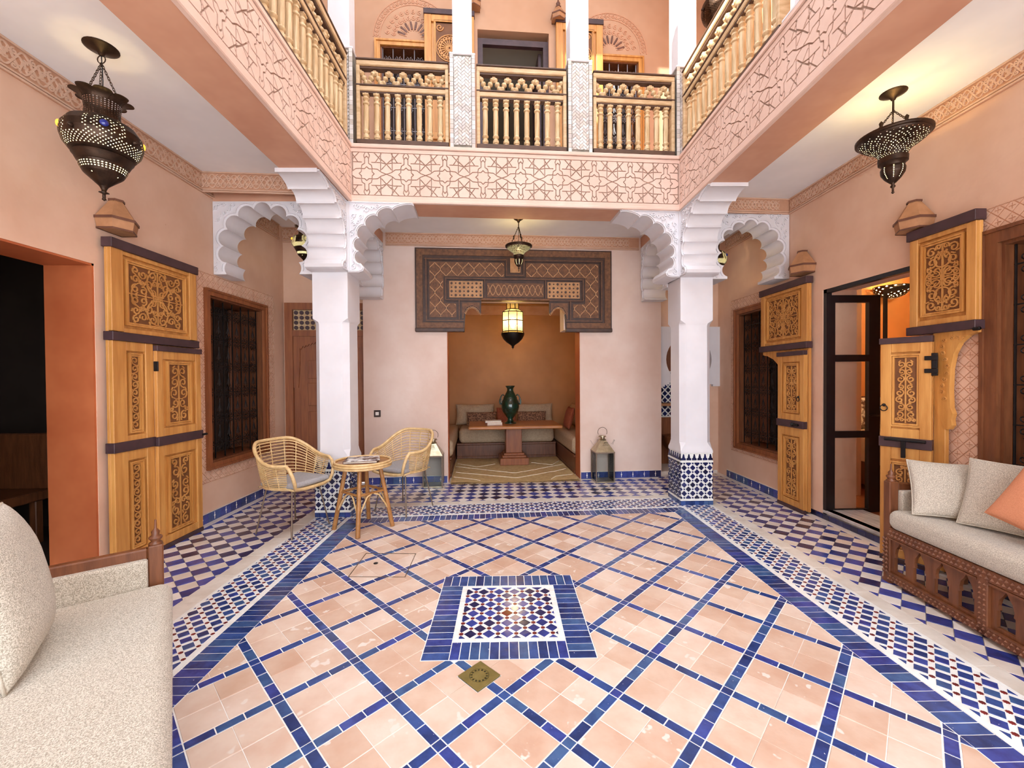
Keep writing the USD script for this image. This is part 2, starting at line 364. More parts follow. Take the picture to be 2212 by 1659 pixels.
def tendrils(C, rr, turns=1.15):
    """a spiral in every circle, its stem running on to the nearest neighbour"""
    L = []
    for a, b, c in C:
        near = min((q for q in C if q != (a, b, c)), key=lambda q: math.hypot(q[0] - a, q[1] - b), default=(a, b + c, c))
        a0 = math.atan2(near[1] - b, near[0] - a); s = rr.choice([-1, 1])
        t = np.linspace(0, 1, 13); an = a0 + s * turns * 2 * PI * t; q = c * .95 * (1 - .72 * t)
        L += [np.vstack([[(a + near[0]) / 2, (b + near[1]) / 2], np.c_[a + q * np.cos(an), b + q * np.sin(an)]])]
        e = a0 + PI * .8; L.append(np.array([[a + c * .9 * math.cos(e), b + c * .9 * math.sin(e)], [a + c * 1.15 * math.cos(e + .5), b + c * 1.15 * math.sin(e + .5)]]))
    return L
def arabesque(w, h, r0, seed=1, sym='x', frames=()):
    """scrollwork that fills a panel w x h: packed spirals, mirrored left to right (and top to bottom for sym 'xy')"""
    rr = np.random.default_rng(seed)
    if w < .12:                                                    # a single running vine
        n = max(2, int(h / (w * .86))); p = h / n; L = []
        for k in range(n):
            y = -h / 2 + (k + .5) * p; s = 1 if k % 2 else -1; t = np.linspace(0, 1, 15); q = w * .44 * (1 - .74 * t); an = -PI / 2 + s * t * 1.2 * 2 * PI
            L.append(np.vstack([[[-s * w * .3, y - p * .62]], np.c_[q * np.cos(an), y + q * np.sin(an)]])); L.append(np.array([[s * w * .3, y + p * .3], [s * w * .46, y + p * .5]]))
        return L
    y0 = 0 if sym == 'xy' else -h / 2
    C = pack(lambda x, y, r: x + r < w / 2 and x > r * .92 and y + r < h / 2 and (y > r * .92 if sym == 'xy' else y - r > -h / 2), 0, y0, w / 2, h / 2, r0, rr)
    one = tendrils(C, rr); L = []
    for e in (1, -1):
        for f in ((1,) if sym == 'x' else (1, -1)): L += [np.c_[l[:, 0] * e, l[:, 1] * f] for l in one]
    L.append(np.array([[0, -h / 2], [0, h / 2]]))
    return L + list(frames)
def filler(g, r0, seed):
    """tendrils packed into any shape"""
    rr = np.random.default_rng(seed); x0, y0, x1, y1 = g.bounds; from_ = g.buffer(-r0 * .5)
    return tendrils(pack(lambda x, y, r: from_.contains(Point(x, y)), x0, y0, x1, y1, r0, rr, 900, 1.0, .5), rr)
def medallion(w, h):
    L = []; R = min(w, h) * .5
    for c in ((0, h * .27), (0, -h * .27), (w * .27, 0), (-w * .27, 0)): L.append(circ(c, R * .42, 30)); L.append(circ(c, R * .34, 30))
    L += [np.array([[0, -h * .47], [0, h * .47]]), np.array([[-w * .47, 0], [w * .47, 0]])]
    for a in np.arange(4) * PI / 2 + PI / 4:
        q = np.array([np.cos(a) * w * .3, np.sin(a) * h * .3])
        for e in (-1, 1): L.append(spiral(q, R * .22, 1.5, a + e, e)); L.append(spiral(q * 1.28, R * .13, 1.2, a - e, e))
        for t in (.12, .2): L.append(spiral(q * t * 2.2, R * .09, 1.2, a, 1))
    for c in ((0, h * .27), (0, -h * .27), (w * .27, 0), (-w * .27, 0)):
        for e in range(3): L.append(spiral((c[0] + R * .17 * np.cos(e * 2.1), c[1] + R * .17 * np.sin(e * 2.1)), R * .14, 1.3, e * 2.1, 1))
    return L
def relief(lines, w, h, lw, depth, m, res=.005, mb=None):
    """carved panel w x h (x right, y up, z out, centred): lines stand up by depth"""
    nx, ny = max(8, int(w / res)), max(8, int(h / res))
    X, Y = np.meshgrid(np.linspace(-w / 2, w / 2, nx), np.linspace(-h / 2, h / 2, ny), indexing='ij')
    P = np.vstack([np.c_[np.interp(np.linspace(0, len(l) - 1, len(l) * 5), np.arange(len(l)), l[:, 0]), np.interp(np.linspace(0, len(l) - 1, len(l) * 5), np.arange(len(l)), l[:, 1])]
                   if len(l) > 4 else np.c_[np.linspace(l[0][0], l[-1][0], 120), np.linspace(l[0][1], l[-1][1], 120)] for l in lines])
    d = cKDTree(P).query(np.c_[X.ravel(), Y.ravel()])[0].reshape(X.shape)
    t = np.clip((d - lw * .45) / (lw * .7), 0, 1); Z = depth * (1 - t * t * (3 - 2 * t))
    return (mb or MB()).grid(np.stack([X, Y, Z], -1), m)
def pillow(mb, w, h, t, m=None, n=18, crease=.06):
    a = np.sin(np.linspace(-PI / 2, PI / 2, n)); A, B = np.meshgrid(a, a, indexing='ij')
    sx = w / 2 * A * (1 - crease * (1 - B * B) * np.abs(A)); sy = h / 2 * B * (1 - crease * (1 - A * A) * np.abs(B))
    T = t / 2 * np.sqrt(np.clip((1 - A ** 2) * (1 - B ** 2), 0, 1)) ** .75
    nz = .012 * (meshkit.noise(np.stack([sx * 9, sy * 9, A * 0 + t * 50], -1)) - .5) * (T / t * 2)
    mb.grid(np.stack([sx, sy, T + nz], -1), m); mb.grid(np.stack([sx, sy, -T + nz], -1), m, True)
    e = np.linspace(-1, 1, 12)
    ring = np.vstack([np.c_[e, -np.ones(12)], np.c_[np.ones(12), e], np.c_[e[::-1], np.ones(12)], np.c_[-np.ones(12), e[::-1]]])[::1]
    rx = w / 2 * ring[:, 0] * (1 - crease * (1 - ring[:, 1] ** 2)); ry = h / 2 * ring[:, 1] * (1 - crease * (1 - ring[:, 0] ** 2))
    p = np.c_[rx, ry, rx * 0]
    keep = np.r_[True, np.linalg.norm(np.diff(p, axis=0), axis=1) > 1e-4]
    return p[keep][:-1]
def cushion(name, label, cat, w, h, t, m4, cloth, piping='piping', group=None):
    th = thing(name, label, cat, group)
    mb = MB(); ring = pillow(mb, w, h, t, m4)
    part(th, 'cover', mb, cloth, 'weld')
    part(th, 'piping', MB().tube(ring, .005, 5, True, m4), piping, True)
    return th
# ---------------------------------------------------------------- the setting: walls, galleries, floor
TH = math.atan(.068); C4, S4 = math.cos(TH), math.sin(TH)
XL, XR = -2.93, 3.11
def wallframe(o, ex, ez): return axes(o, ex, (0, 0, 1), ez)             # x along the wall, y up, z out into the room
LW = wallframe((XL, 0, 0), (0, 1, 0), (1, 0, 0)); RW = wallframe((XR, 0, 0), (0, 1, 0), (-1, 0, 0))
BW = wallframe((0, 5.69, 0), (C4, S4, 0), (S4, -C4, 0))
LF = wallframe((-1.535, 0, 0), (0, 1, 0), (1, 0, 0)); RF = wallframe((1.885, 0, 0), (0, 1, 0), (-1, 0, 0))
BF = wallframe((0, 4.365, 0), (C4, S4, 0), (S4, -C4, 0))
def off(W, x=0, y=0, z=0): m = np.eye(4); m[:3, 3] = (x, y, z); return W @ m
def rect(x0, y0, x1, y1): return sbox(x0, y0, x1, y1)
def wallmesh(W, g, t, mb=None): return (mb or MB()).poly(g, t, off(W, z=-t))
def yb(Y0, X): return Y0 + .068 * X

# walls of the ground floor, continued upstairs
g = rect(-4.5, 0, 6.2, 3.9).difference(rect(1.7, -.1, 3.05, 2.24)).difference(rect(4.17, .57, 5.13, 2.26))  # left wall lengthened behind the camera to block the sun
struct('wall_left', wallmesh(LW, g, .34), 'wall', 'peach plastered wall with the dark doorway and grilled window, left', 'wall')
g = rect(-1.2, 0, 6.2, 3.9).difference(rect(3.1, -.1, 4.06, 2.245)).difference(rect(4.5, .5, 5.55, 2.24)).difference(rect(1.55, .4, 2.6, 2.24))
struct('wall_right', wallmesh(RW, g, .34), 'wall', 'peach plastered wall with the glazed bedroom door, right', 'wall')
g = rect(-1.875, 0, 2.19, 3.76).difference(rect(-.775, -.1, 1.03, 2.06)).difference(rect(-.56, 2., .81, 2.47))
struct('wall_back', wallmesh(BW, g, .26), 'wall_back', 'peach plastered wall around the lounge niche', 'wall')
struct('wall_back', wallmesh(off(BW, z=-.12), rect(-3.2, 0, -1.875, 3.76).difference(rect(-2.86, -.1, -1.8, 2.34)), .14), 'wall', 'recessed peach wall around the panelled door, back left', 'wall')
struct('wall_back', wallmesh(off(BW, z=-.17), rect(2.19, 0, 3.4, 3.76).difference(rect(2.27, -.1, 3.0, 2.0)), .14), 'wall', 'recessed peach wall behind the white fountain arch', 'wall')
# upstairs
g = rect(-3.3, 3.76, 3.4, 7.4)
for a, b, c, d in ((-1.62, 4.5, -.72, 5.80), (-.34, 3.8, .625, 6.075), (1.05, 4.5, 1.88, 5.78)): g = g.difference(rect(a, c if False else b, c, d))
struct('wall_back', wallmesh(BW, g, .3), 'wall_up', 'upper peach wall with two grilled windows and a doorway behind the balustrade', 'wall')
struct('wall_left', wallmesh(LW, rect(-4.5, 3.9, 6.2, 7.4), .3), 'wall_up', 'upper peach wall behind the balustrade, left', 'wall')  # upper stretch lengthened behind the camera too, as a sun block
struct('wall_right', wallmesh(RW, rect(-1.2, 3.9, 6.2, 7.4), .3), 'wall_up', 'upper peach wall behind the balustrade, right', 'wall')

# gallery ceilings (slabs that carry the upper floor)
mb = MB()
mb.poly(Polygon([(XL, -1.2), (-1.7, -1.2), (-1.7, yb(4.6, -1.7)), (XL, yb(4.6, XL))]), .3, mtx((0, 0, 3.42)))
mb.poly(Polygon([(XL, yb(4.6, XL)), (-1.7, yb(4.6, -1.7)), (-1.7, yb(5.9, -1.7)), (XL, yb(5.9, XL))]), .3, mtx((0, 0, 3.42)))
struct('ceiling', mb, 'ceil', 'pale plaster ceiling of the left gallery', 'ceiling')
mb = MB().poly(Polygon([(2.05, -1.2), (XR, -1.2), (XR, yb(5.9, XR)), (2.05, yb(5.9, 2.05))]), .35, mtx((0, 0, 3.33)))
struct('ceiling', mb, 'ceil', 'pale plaster ceiling of the right gallery', 'ceiling')
mb = MB().poly(Polygon([(-1.7, yb(4.5, -1.7)), (2.05, yb(4.5, 2.05)), (2.05, yb(5.9, 2.05)), (-1.7, yb(5.9, -1.7))]), .35, mtx((0, 0, 3.34)))
struct('ceiling', mb, 'ceil', 'pale plaster ceiling of the back gallery', 'ceiling')
mb = MB().box(-2.93, 3.11, -1.2, -.2, 3.35, 3.7); struct('ceiling', mb, 'ceil', 'plaster ceiling over the camera side', 'ceiling')

# beams with an incised strapwork fascia towards the court
def star8(c, R, r): a = np.arange(16) * PI / 8; q = np.where(np.arange(16) % 2, r, R); return np.c_[c[0] + q * np.cos(a), c[1] + q * np.sin(a)]
def strapwork(x0, x1, z0, z1, p=.39):
    """eight-pointed stars in a row, linked by bows, with crossed bands along both edges"""
    zc, k = (z0 + z1) / 2, p / 355; kz = (z1 - z0) / 2 / 208; n = int((x1 - x0) / p) + 3; L = []
    quarter = [[(50, 50), (98, 46), (132, 18), (177.5, 0)], [(132, 44), (177.5, 98)], [(42, 112), (125, 112), (177.5, 98)], [(125, 30), (125, 208)], [(66, 208), (134, 128)],
               [(134, 202), (78, 112)], [(49, 52), (42, 84), (18, 100), (18, 148), (0, 172)], [(18, 148), (26, 178), (12, 208)], [(125, 150), (177.5, 98)]]
    for x in (x0 + x1) / 2 + (np.arange(n) - n // 2) * p:
        s = star8((0, 0), 68, 52); L.append(np.vstack([s, s[:1]]) * (k, kz) + (x, zc))
        for l in quarter:
            for sx in (-1, 1):
                for sz in (-1, 1): L.append(np.array(l, float) * (sx * k, sz * kz) + (x, zc))
    return L
def fascia(W, x0, x1, label, ends=(0, 0)):
    t = thing('trim', label, 'trim', kind='structure')
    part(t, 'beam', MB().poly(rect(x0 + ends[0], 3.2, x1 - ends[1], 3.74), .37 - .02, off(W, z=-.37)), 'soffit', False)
    a = rect(x0 + ends[0], 3.2, x1 - ends[1], 3.73); f = rect(x0 + ends[0] + .01, 3.262, x1 - ends[1] - .01, 3.69)
    part(t, 'groove_bed', MB().poly(a, .012, off(W, z=-.02)), 'fascia_groove_shade', False, label='bed of the incised lines, groove shade put into its colour')
    g = union_all([LineString(l).buffer(.005, quad_segs=1, cap_style=2) for l in strapwork(x0, x1, 3.262, 3.69)]).union(f.exterior.buffer(.004))
    part(t, 'incised_panel', MB().poly(a.difference(g.intersection(f.buffer(.005))).simplify(.0008), .008, off(W, z=-.008)), 'fascia', False, label='pink plaster cut with an eight-pointed star strapwork')
    part(t, 'ledge', MB().box(x0, x1, 3.735, 3.775, -.36, .012, W, b=.006), 'fascia', False)
    part(t, 'lip', MB().box(x0 + ends[0], x1 - ends[1], 3.19, 3.222, -.03, .008, W, b=.006), 'fascia', False)
    return t
fascia(LF, -.4, 4.27, 'pink plaster beam with incised star pattern along the left side of the court', (0, .0))
fascia(RF, -.4, 4.50, 'pink plaster beam with incised star pattern along the right side of the court')
fascia(BF, -1.535 / C4, 1.885 / C4, 'pink plaster beam with incised star pattern across the back of the court')

# carved stucco cornices
def cornice(W, x0, x1, z0, z1, label):
    t = thing('trim', label, 'trim', kind='structure')
    part(t, 'band', MB().box(x0, x1, z0, z1, 0, .012, W), 'stucco', False)
    mb = MB()
    for z in (z0 + .006, z0 + .024, z1 - .006): mb.box(x0, x1, z - .006, z + .006, .012, .024, W, b=.003)
    part(t, 'moulding', mb, 'stucco_ground', False)
    h = z1 - z0 - .06; zc = (z0 + z1) / 2 + .008; p = h * 1.5; a = np.linspace(0, 1, 25)
    L = []
    for s in (-1, 1):
        L.append(np.c_[a * p, s * h * .46 * np.cos(a * 2 * PI)])
        L.append(np.c_[a * p, s * h * .2 * np.sin(a * 4 * PI)])
        for k in (.25, .75):
            L.append(spiral((k * p, s * h * .3), h * .15, 1.3, PI / 2, s)); L.append(spiral(((k + .25) % 1 * p * .96 + .02 * p, s * h * .08), h * .13, 1.2, 0, s))
        L.append(np.array([[p * .5 + s * h * .16, h * .36], [p * .5, -h * .1]])); L.append(np.array([[s * h * .16 + (p if s < 0 else 0), -h * .36], [0 if s > 0 else p, h * .1]]))
    g = union_all([LineString(l).buffer(h * .036, quad_segs=1) for l in L]).intersection(rect(0, -h / 2, p, h / 2)).simplify(.0012)
    mb = MB(); n = int((x1 - x0) / p)
    one = MB().poly(g, .007).get()
    for k in range(n + 1):
        if x0 + (k + 1) * p <= x1 + .02: mb.add(one[0], one[1], off(W, x0 + k * p, zc, .012))
    part(t, 'carved_ornament', mb, 'stucco_ground', False, label='raised arabesque scrolls', kind='stuff')
cornice(LW, 1.2, 4.30, 3.225, 3.42, 'carved stucco cornice along the left gallery')
cornice(RW, 1.2, 4.52, 3.165, 3.33, 'carved stucco cornice along the right gallery')
cornice(BW, -1.57, 1.87, 3.17, 3.34, 'carved stucco cornice above the carved wooden screen')
cornice(off(BF, z=.035), -2.93, -1.88, 3.225, 3.42, 'carved stucco cornice above the white arch, left')
cornice(off(BF, z=.035), 2.2, 3.11, 3.165, 3.33, 'carved stucco cornice above the white arch, right')
cornice(LW, 4.65, 5.5, 3.225, 3.42, 'carved stucco cornice in the bay behind the left arch')
cornice(RW, 4.9, 5.85, 3.165, 3.33, 'carved stucco cornice in the bay behind the right arch')
cornice(off(BW, z=-.12), -2.93, -1.9, 3.225, 3.42, 'carved stucco cornice over the panelled door')

# ---------------------------------------------------------------- floor
HD = 1.4 / 5.666; X0, Y0 = -3.056 * HD, 6.39 * HD; S = math.sqrt(2) * HD
FY = .55                                                              # tiles are laid from here
def zone(xl, xr, y): return Polygon([(xl, FY), (xr, FY), (xr, yb(y, xr)), (xl, yb(y, xl))])
court, ring, line1 = zone(-1.425, 1.745, 4.175), zone(-1.575, 1.89, 4.32), zone(-1.61, 1.925, 4.355)
band, line2, kerb = zone(-1.91, 2.215, 4.655), zone(-1.932, 2.237, 4.68), zone(-2.06, 2.345, 4.80)
floor = thing('floor', 'tiled courtyard floor of terracotta, blue and white zellige', 'floor', kind='structure')
part(floor, 'screed', MB().poly(Polygon([(XL - .3, -3), (XR + .3, -3), (XR + .3, 6.3), (XL - .3, 6.3)]), .2, mtx((0, 0, -.2))), 'grout', False)
part(floor, 'joint_bed', MB().poly(ring.difference(Polygon([(-.234, 1.947), (-.132, 1.845), (-.03, 1.947), (-.132, 2.049)])), .0072), 'joint', False, label='pale joints between the tiles')
MED = (.01, 2.50); medal = rect(MED[0] - .44, MED[1] - .44, MED[0] + .44, MED[1] + .44)
DR = (-.132, 1.947); drain = Polygon([(DR[0] - .102, DR[1]), (DR[0], DR[1] - .102), (DR[0] + .102, DR[1]), (DR[0], DR[1] + .102)])
open_court = court.buffer(-.002).difference(medal.buffer(.003)).difference(drain.buffer(.003))
def pq(p, q): return (X0 + (p + q) / math.sqrt(2), Y0 + (p - q) / math.sqrt(2))
def pqrect(p0, p1, q0, q1): return Polygon([pq(p0, q0), pq(p1, q0), pq(p1, q1), pq(p0, q1)])
terra, strip = [], []
w, gr = .046, .0024
for k in range(-14, 26):
    for m_ in range(-14, 26):
        a, b = k * S, m_ * S
        if not pqrect(a - w, a + S + w, b - w, b + S + w).intersects(open_court): continue
        h = (S - w) / 2
        for i in (0, 1):
            for j in (0, 1):
                e0, e1 = (gr, .0008), (.0008, gr)
                g = pqrect(a + w / 2 + i * h + e0[i], a + w / 2 + (i + 1) * h - e1[i], b + w / 2 + j * h + e0[j], b + w / 2 + (j + 1) * h - e1[j])
                terra += quads(g.intersection(open_court), 3e-4)
        strip += quads(pqrect(a - w / 2 + gr, a + w / 2 - gr, b - w / 2 + gr, b + w / 2 - gr).intersection(open_court), 2e-4)
        L = (S - w) / 3
        for i in range(3):
            strip += quads(pqrect(a - w / 2 + gr, a + w / 2 - gr, b + w / 2 + i * L + gr, b + w / 2 + (i + 1) * L - gr).intersection(open_court), 2e-4)
            strip += quads(pqrect(a + w / 2 + i * L + gr, a + w / 2 + (i + 1) * L - gr, b - w / 2 + gr, b + w / 2 - gr).intersection(open_court), 2e-4)
tiles(floor, 'terracotta_tile', terra, 'terracotta', ch=.002, jit=.0009)
tiles(floor, 'blue_strip_tile', strip, 'blue', ch=.0015)
# soldier course of blue bricks around the court
brick = []; p = .057
for side in (0, 1):
    x0, x1 = ((-1.575, -1.425), (1.745, 1.89))[side]
    y = FY
    while y < 4.5:
        brick += quads(rect(x0 + gr, y + gr, x1 - gr, y + p - gr).intersection(zone(-1.6, 1.9, 4.175 if False else 4.32)).intersection(Polygon([(-1.575, FY), (1.89, FY), (1.89, yb(4.32, 1.89)), (1.745, yb(4.175, 1.745)), (-1.425, yb(4.175, -1.425)), (-1.575, yb(4.32, -1.575))]).difference(court)), 4e-4)
        y += p
x = -1.575
strip_back = Polygon([(-1.575, yb(4.32, -1.575)), (1.89, yb(4.32, 1.89)), (1.745, yb(4.175, 1.745)), (-1.425, yb(4.175, -1.425))])
side_l = Polygon([(-1.575, FY), (-1.425, FY), (-1.425, yb(4.175, -1.425)), (-1.575, yb(4.32, -1.575))]); side_r = Polygon([(1.745, FY), (1.89, FY), (1.89, yb(4.32, 1.89)), (1.745, yb(4.175, 1.745))])
brick = []
y = FY
while y < 4.5:
    for zz, x0, x1 in ((side_l, -1.575, -1.425), (side_r, 1.745, 1.89)): brick += quads(rect(x0 + gr, y + gr, x1 - gr, y + p - gr).intersection(zz.buffer(-.001)), 3e-4)
    y += p
while x < 1.89:
    g = Polygon([(x + gr + .01, 3.9), (x + p - gr + .01, 3.9), (x + p - gr - .02, 4.6), (x + gr - .02, 4.6)])
    brick += quads(g.intersection(strip_back.buffer(-.002)), 3e-4); x += p
tiles(floor, 'border_brick', brick, 'blue', ch=.0015)
# white lines
part(floor, 'white_line', MB().poly(line1.difference(ring), .0095), 'white_tile', False)
part(floor, 'white_line', MB().poly(line2.difference(band), .0095), 'white_tile', False)
def zellige(region, o, p, s, star, keep=None):
    """blue squares on a 45 degree lattice and little stars where the white bands cross"""
    x0, y0, x1, y1 = region.bounds; n = int(max(x1 - x0, y1 - y0) / p * 1.5) + 3; d = p / math.sqrt(2); q = s / math.sqrt(2)
    blue, star_ = [], []
    rr = region.buffer(-.001)
    A, B = np.meshgrid(np.arange(-n, n), np.arange(-n, n))
    for k in (0, 1):
        xs, ys = o[0] + (A + B + k) * d, o[1] + (A - B) * d
        ok = (xs > x0 - p) & (xs < x1 + p) & (ys > y0 - p) & (ys < y1 + p)
        for x, y in zip(xs[ok], ys[ok]):
            if not rr.intersects(Point(x, y).buffer(s * .7, quad_segs=1)): continue
            if k == 0: blue += quads(Polygon([(x - q, y), (x, y - q), (x + q, y), (x, y + q)]).intersection(rr), 1e-4 * (s / .05) ** 2)
            elif rr.contains(Point(x, y)): star_.append(star8((x, y), star, star * .72))
    return blue, star_
g = band.difference(line1)
part(floor, 'zellige_ground', MB().poly(g, .0085), 'white_tile', False)
bl, st = zellige(g, (2.07, 2.68), .0745, .049, .0125)
tiles(floor, 'zellige_square', bl, 'blue', z=(0, .0105), ch=.001, jit=.0004)
near = [q for q in st if q[:, 1].mean() < 3.4]; far = [q for q in st if q[:, 1].mean() >= 3.4]
tiles(floor, 'zellige_star', near, 'red_tile', z=(0, .0102), ch=.0005, jit=.0003, cap=260)
mb = MB()
for q in far: mb.tile(q, 0, .0102, .0005)
part(floor, 'dark_zellige_stars', mb, 'red_tile', False, kind='stuff')
# stone kerb strips
st_ = []
g = kerb.difference(line2)
y = FY
while y < 4.6:
    for x0, x1 in ((-2.06, -1.932), (2.237, 2.345)): st_ += quads(rect(x0, y + .001, x1, y + .349).intersection(g.buffer(-.001)), 1e-3)
    y += .35
x = -1.932
while x < 2.237:
    st_ += quads(rect(x + .001, 4.45, x + .349, 5.1).intersection(g.buffer(-.001)).intersection(rect(-1.932, 0, 2.237, 6)), 1e-3); x += .35
tiles(floor, 'kerb_stone', st_, 'stone', ch=.002)
# gallery checker
hall = Polygon([(XL, FY), (XR, FY), (XR, yb(5.86, XR)), (2.19, yb(5.86, 2.19)), (2.19, yb(5.69, 2.19)), (-1.875, yb(5.69, -1.875)), (-1.875, yb(5.81, -1.875)), (XL, yb(5.81, XL))]).difference(kerb)
cols = [rect(-1.945, 4.26, -1.585, 4.62), rect(1.905, 4.52, 2.26, 4.88)]
gbl, gcr = [], []; G = .107; d = G / math.sqrt(2)
walls_in = Polygon([(XL + .085, 0), (XR - .085, 0), (XR - .085, yb(5.77, XR)), (2.25, yb(5.77, 2.19)), (2.1, yb(5.62, 2.1)), (-1.8, yb(5.62, -1.8)), (-1.95, yb(5.74, -1.9)), (XL + .085, yb(5.74, XL))])
inner = hall.intersection(walls_in).difference(union_all(cols))
part(floor, 'border_strip', MB().poly(hall.difference(walls_in), .0085), 'cream_tile', False, label='plain cream strip along the walls')
for i in range(-60, 90):
    for j in range(-60, 90):
        x, y = .035 + (i + j) * d, 5.2 + (i - j) * d
        if not (-3.1 < x < 3.3 and FY - .1 < y < 6.2): continue
        e = d - .0016; q = Polygon([(x - e, y), (x, y - e), (x + e, y), (x, y + e)])
        if q.intersects(inner): (gbl if (i + j) % 2 == 0 else gcr).extend(quads(q.intersection(inner), 4e-4))
tiles(floor, 'blue_floor_tile', gbl, 'royal', ch=.0012)
tiles(floor, 'cream_floor_tile', gcr, 'cream_tile', ch=.0012)
# medallion in the middle of the court
med = thing('floor_medallion', 'square zellige medallion with a red centre tile in the middle of the court', 'floor medallion')
mbk = []; a, b_ = .44, .30; p = .0587
for k in range(15):
    y = MED[1] - .44 + k * p
    if k < 13: mbk.append([(MED[0] - a + gr, MED[1] - a + k * .0677 + gr), (MED[0] - b_ - gr, MED[1] - a + k * .0677 + gr), (MED[0] - b_ - gr, MED[1] - a + (k + 1) * .0677 - gr), (MED[0] - a + gr, MED[1] - a + (k + 1) * .0677 - gr)])
for s_ in (-1, 1):
    q = mbk if s_ < 0 else mbk
mbk = []
def rq(x0, y0, x1, y1): return [(MED[0] + x0 + gr, MED[1] + y0 + gr), (MED[0] + x1 - gr, MED[1] + y0 + gr), (MED[0] + x1 - gr, MED[1] + y1 - gr), (MED[0] + x0 + gr, MED[1] + y1 - gr)]
n = 13; h = (.88 - .14) / n
for k in range(n):
    mbk += [rq(-a, -a + k * h, -b_, -a + (k + 1) * h), rq(b_, -a + k * h, a, -a + (k + 1) * h), rq(-b_ + k * .6 / 12, -a, -b_ + (k + 1) * .6 / 12, -b_) if k < 12 else rq(-a, b_, -a + .055, a)]
n = 15; x = -a + .055; h = (.88 - .055) / n
for k in range(n): mbk.append(rq(x + k * h, b_, x + (k + 1) * h, a))
part(med, 'joint_bed', MB().box(MED[0] - .44, MED[0] + .44, MED[1] - .44, MED[1] + .44, 0, .0082), 'joint', False)
tiles(med, 'blue_brick', mbk, 'blue', z=(0, .0097), ch=.0012)
wt = []
for k in range(10):
    e = .6 / 10
    wt += [rq(-.3 + k * e - .0015, -.3, -.3 + (k + 1) * e + .0015, -.27), rq(-.3 + k * e - .0015, .27, -.3 + (k + 1) * e + .0015, .3)]
    if 0 < k < 10: wt += [rq(-.3, -.27 + (k - 1) * .06, -.27, -.27 + k * .06), rq(.27, -.27 + (k - 1) * .06, .3, -.27 + k * .06)]
tiles(med, 'white_trim_tile', wt, 'white_tile', z=(0, .011), ch=.0008)
part(med, 'white_ground', MB().box(MED[0] - .27, MED[0] + .27, MED[1] - .27, MED[1] + .27, 0, .0085), 'white_tile', False)
bl, st = zellige(rect(MED[0] - .27, MED[1] - .27, MED[0] + .27, MED[1] + .27), (MED[0] - .01, MED[1] - .03), .0707, .049, .0135)
cx = min(range(len(bl)), key=lambda i: np.hypot(*(bl[i].mean(0) - (MED[0] - .01, MED[1] - .03))))
part(med, 'red_centre_tile', MB().tile(bl.pop(cx), 0, .0112, .001), 'red_tile', False, label='single red square')
tiles(med, 'blue_square', bl, 'royal', z=(0, .0105), ch=.001)
tiles(med, 'red_star', st, 'red_tile', z=(0, .0102), ch=.0004)
# brass drain and the outline of the access hatch
dr = thing('floor_drain', 'square brass floor drain with a ring of slots in front of the medallion', 'drain', loc=(DR[0], DR[1], 0), rz=PI / 4)
g = rect(-.07, -.07, .07, .07)
for k in range(14):
    q = k * 2 * PI / 14; g = g.difference(affinity.rotate(affinity.translate(rect(-.0055, -.0045, .0055, .0045), .037, 0), math.degrees(q), origin=(0, 0)))
g = g.difference(Point(0, 0).buffer(.0465).difference(Point(0, 0).buffer(.0445)))
part(dr, 'cover_plate', MB().poly(g, .004, mtx((0, 0, .0085))), 'brass', False)
part(dr, 'well', MB().box(-.055, .055, -.055, .055, .0015, .0084), 'black_metal', False)
ht = thing('access_hatch', 'thin metal outline of a tiled floor hatch near the rattan table', 'hatch')
hp = [(-1.122, 3.352), (-.724, 3.334), (-.716, 2.94), (-1.116, 2.958)]
part(ht, 'frame', MB().poly(Polygon(hp).buffer(.0035, join_style=2).difference(Polygon(hp).buffer(-.0015, join_style=2)), .0035, mtx((0, 0, .0085))), 'leg_metal', False)
part(ht, 'lifting_hole', MB().lathe([(0, .0122), (.016, .0122), (.016, .0085)], 16, mtx((-.99, 3.17, 0))), 'black_metal', False)

# blue tile skirting
def skirting(name, W, x0, x1, label):
    t = thing(name, label, 'skirting', kind='structure')
    n = max(1, round((x1 - x0) / .17)); h = (x1 - x0) / n
    for k in range(n):
        a = x0 + k * h
        part(t, 'blue_tile', MB().tile([(a + .001, .008), (a + h - .001, .008), (a + h - .001, .1), (a + .001, .1)], 0, .012, .0015, W), 'blue' if k % 3 else 'royal', False)
        c = a + h / 2
        g = Polygon([(c - .003, .02), (c + .003, .02), (c + .004, .045), (c + .011, .056), (c + .004, .066), (c + .0035, .084), (c, .094), (c - .0035, .084), (c - .004, .066), (c - .011, .056), (c - .004, .045)])
        part(t, 'white_motif', MB().poly(g, .0135, W), 'white_tile', False)
    part(t, 'top_edge', MB().box(x0, x1, .1, .108, 0, .012, W), 'cream_tile', False)
skirting('baseboard_left', LW, 3.97, 5.5, 'blue tile skirting with white stem motifs along the left wall')
skirting('baseboard_back', BW, -1.86, -.79, 'blue tile skirting left of the lounge niche')
skirting('baseboard_back', BW, 1.04, 2.18, 'blue tile skirting right of the lounge niche')
skirting('baseboard_right', RW, 4.62, 5.82, 'blue tile skirting with white stem motifs along the right wall')

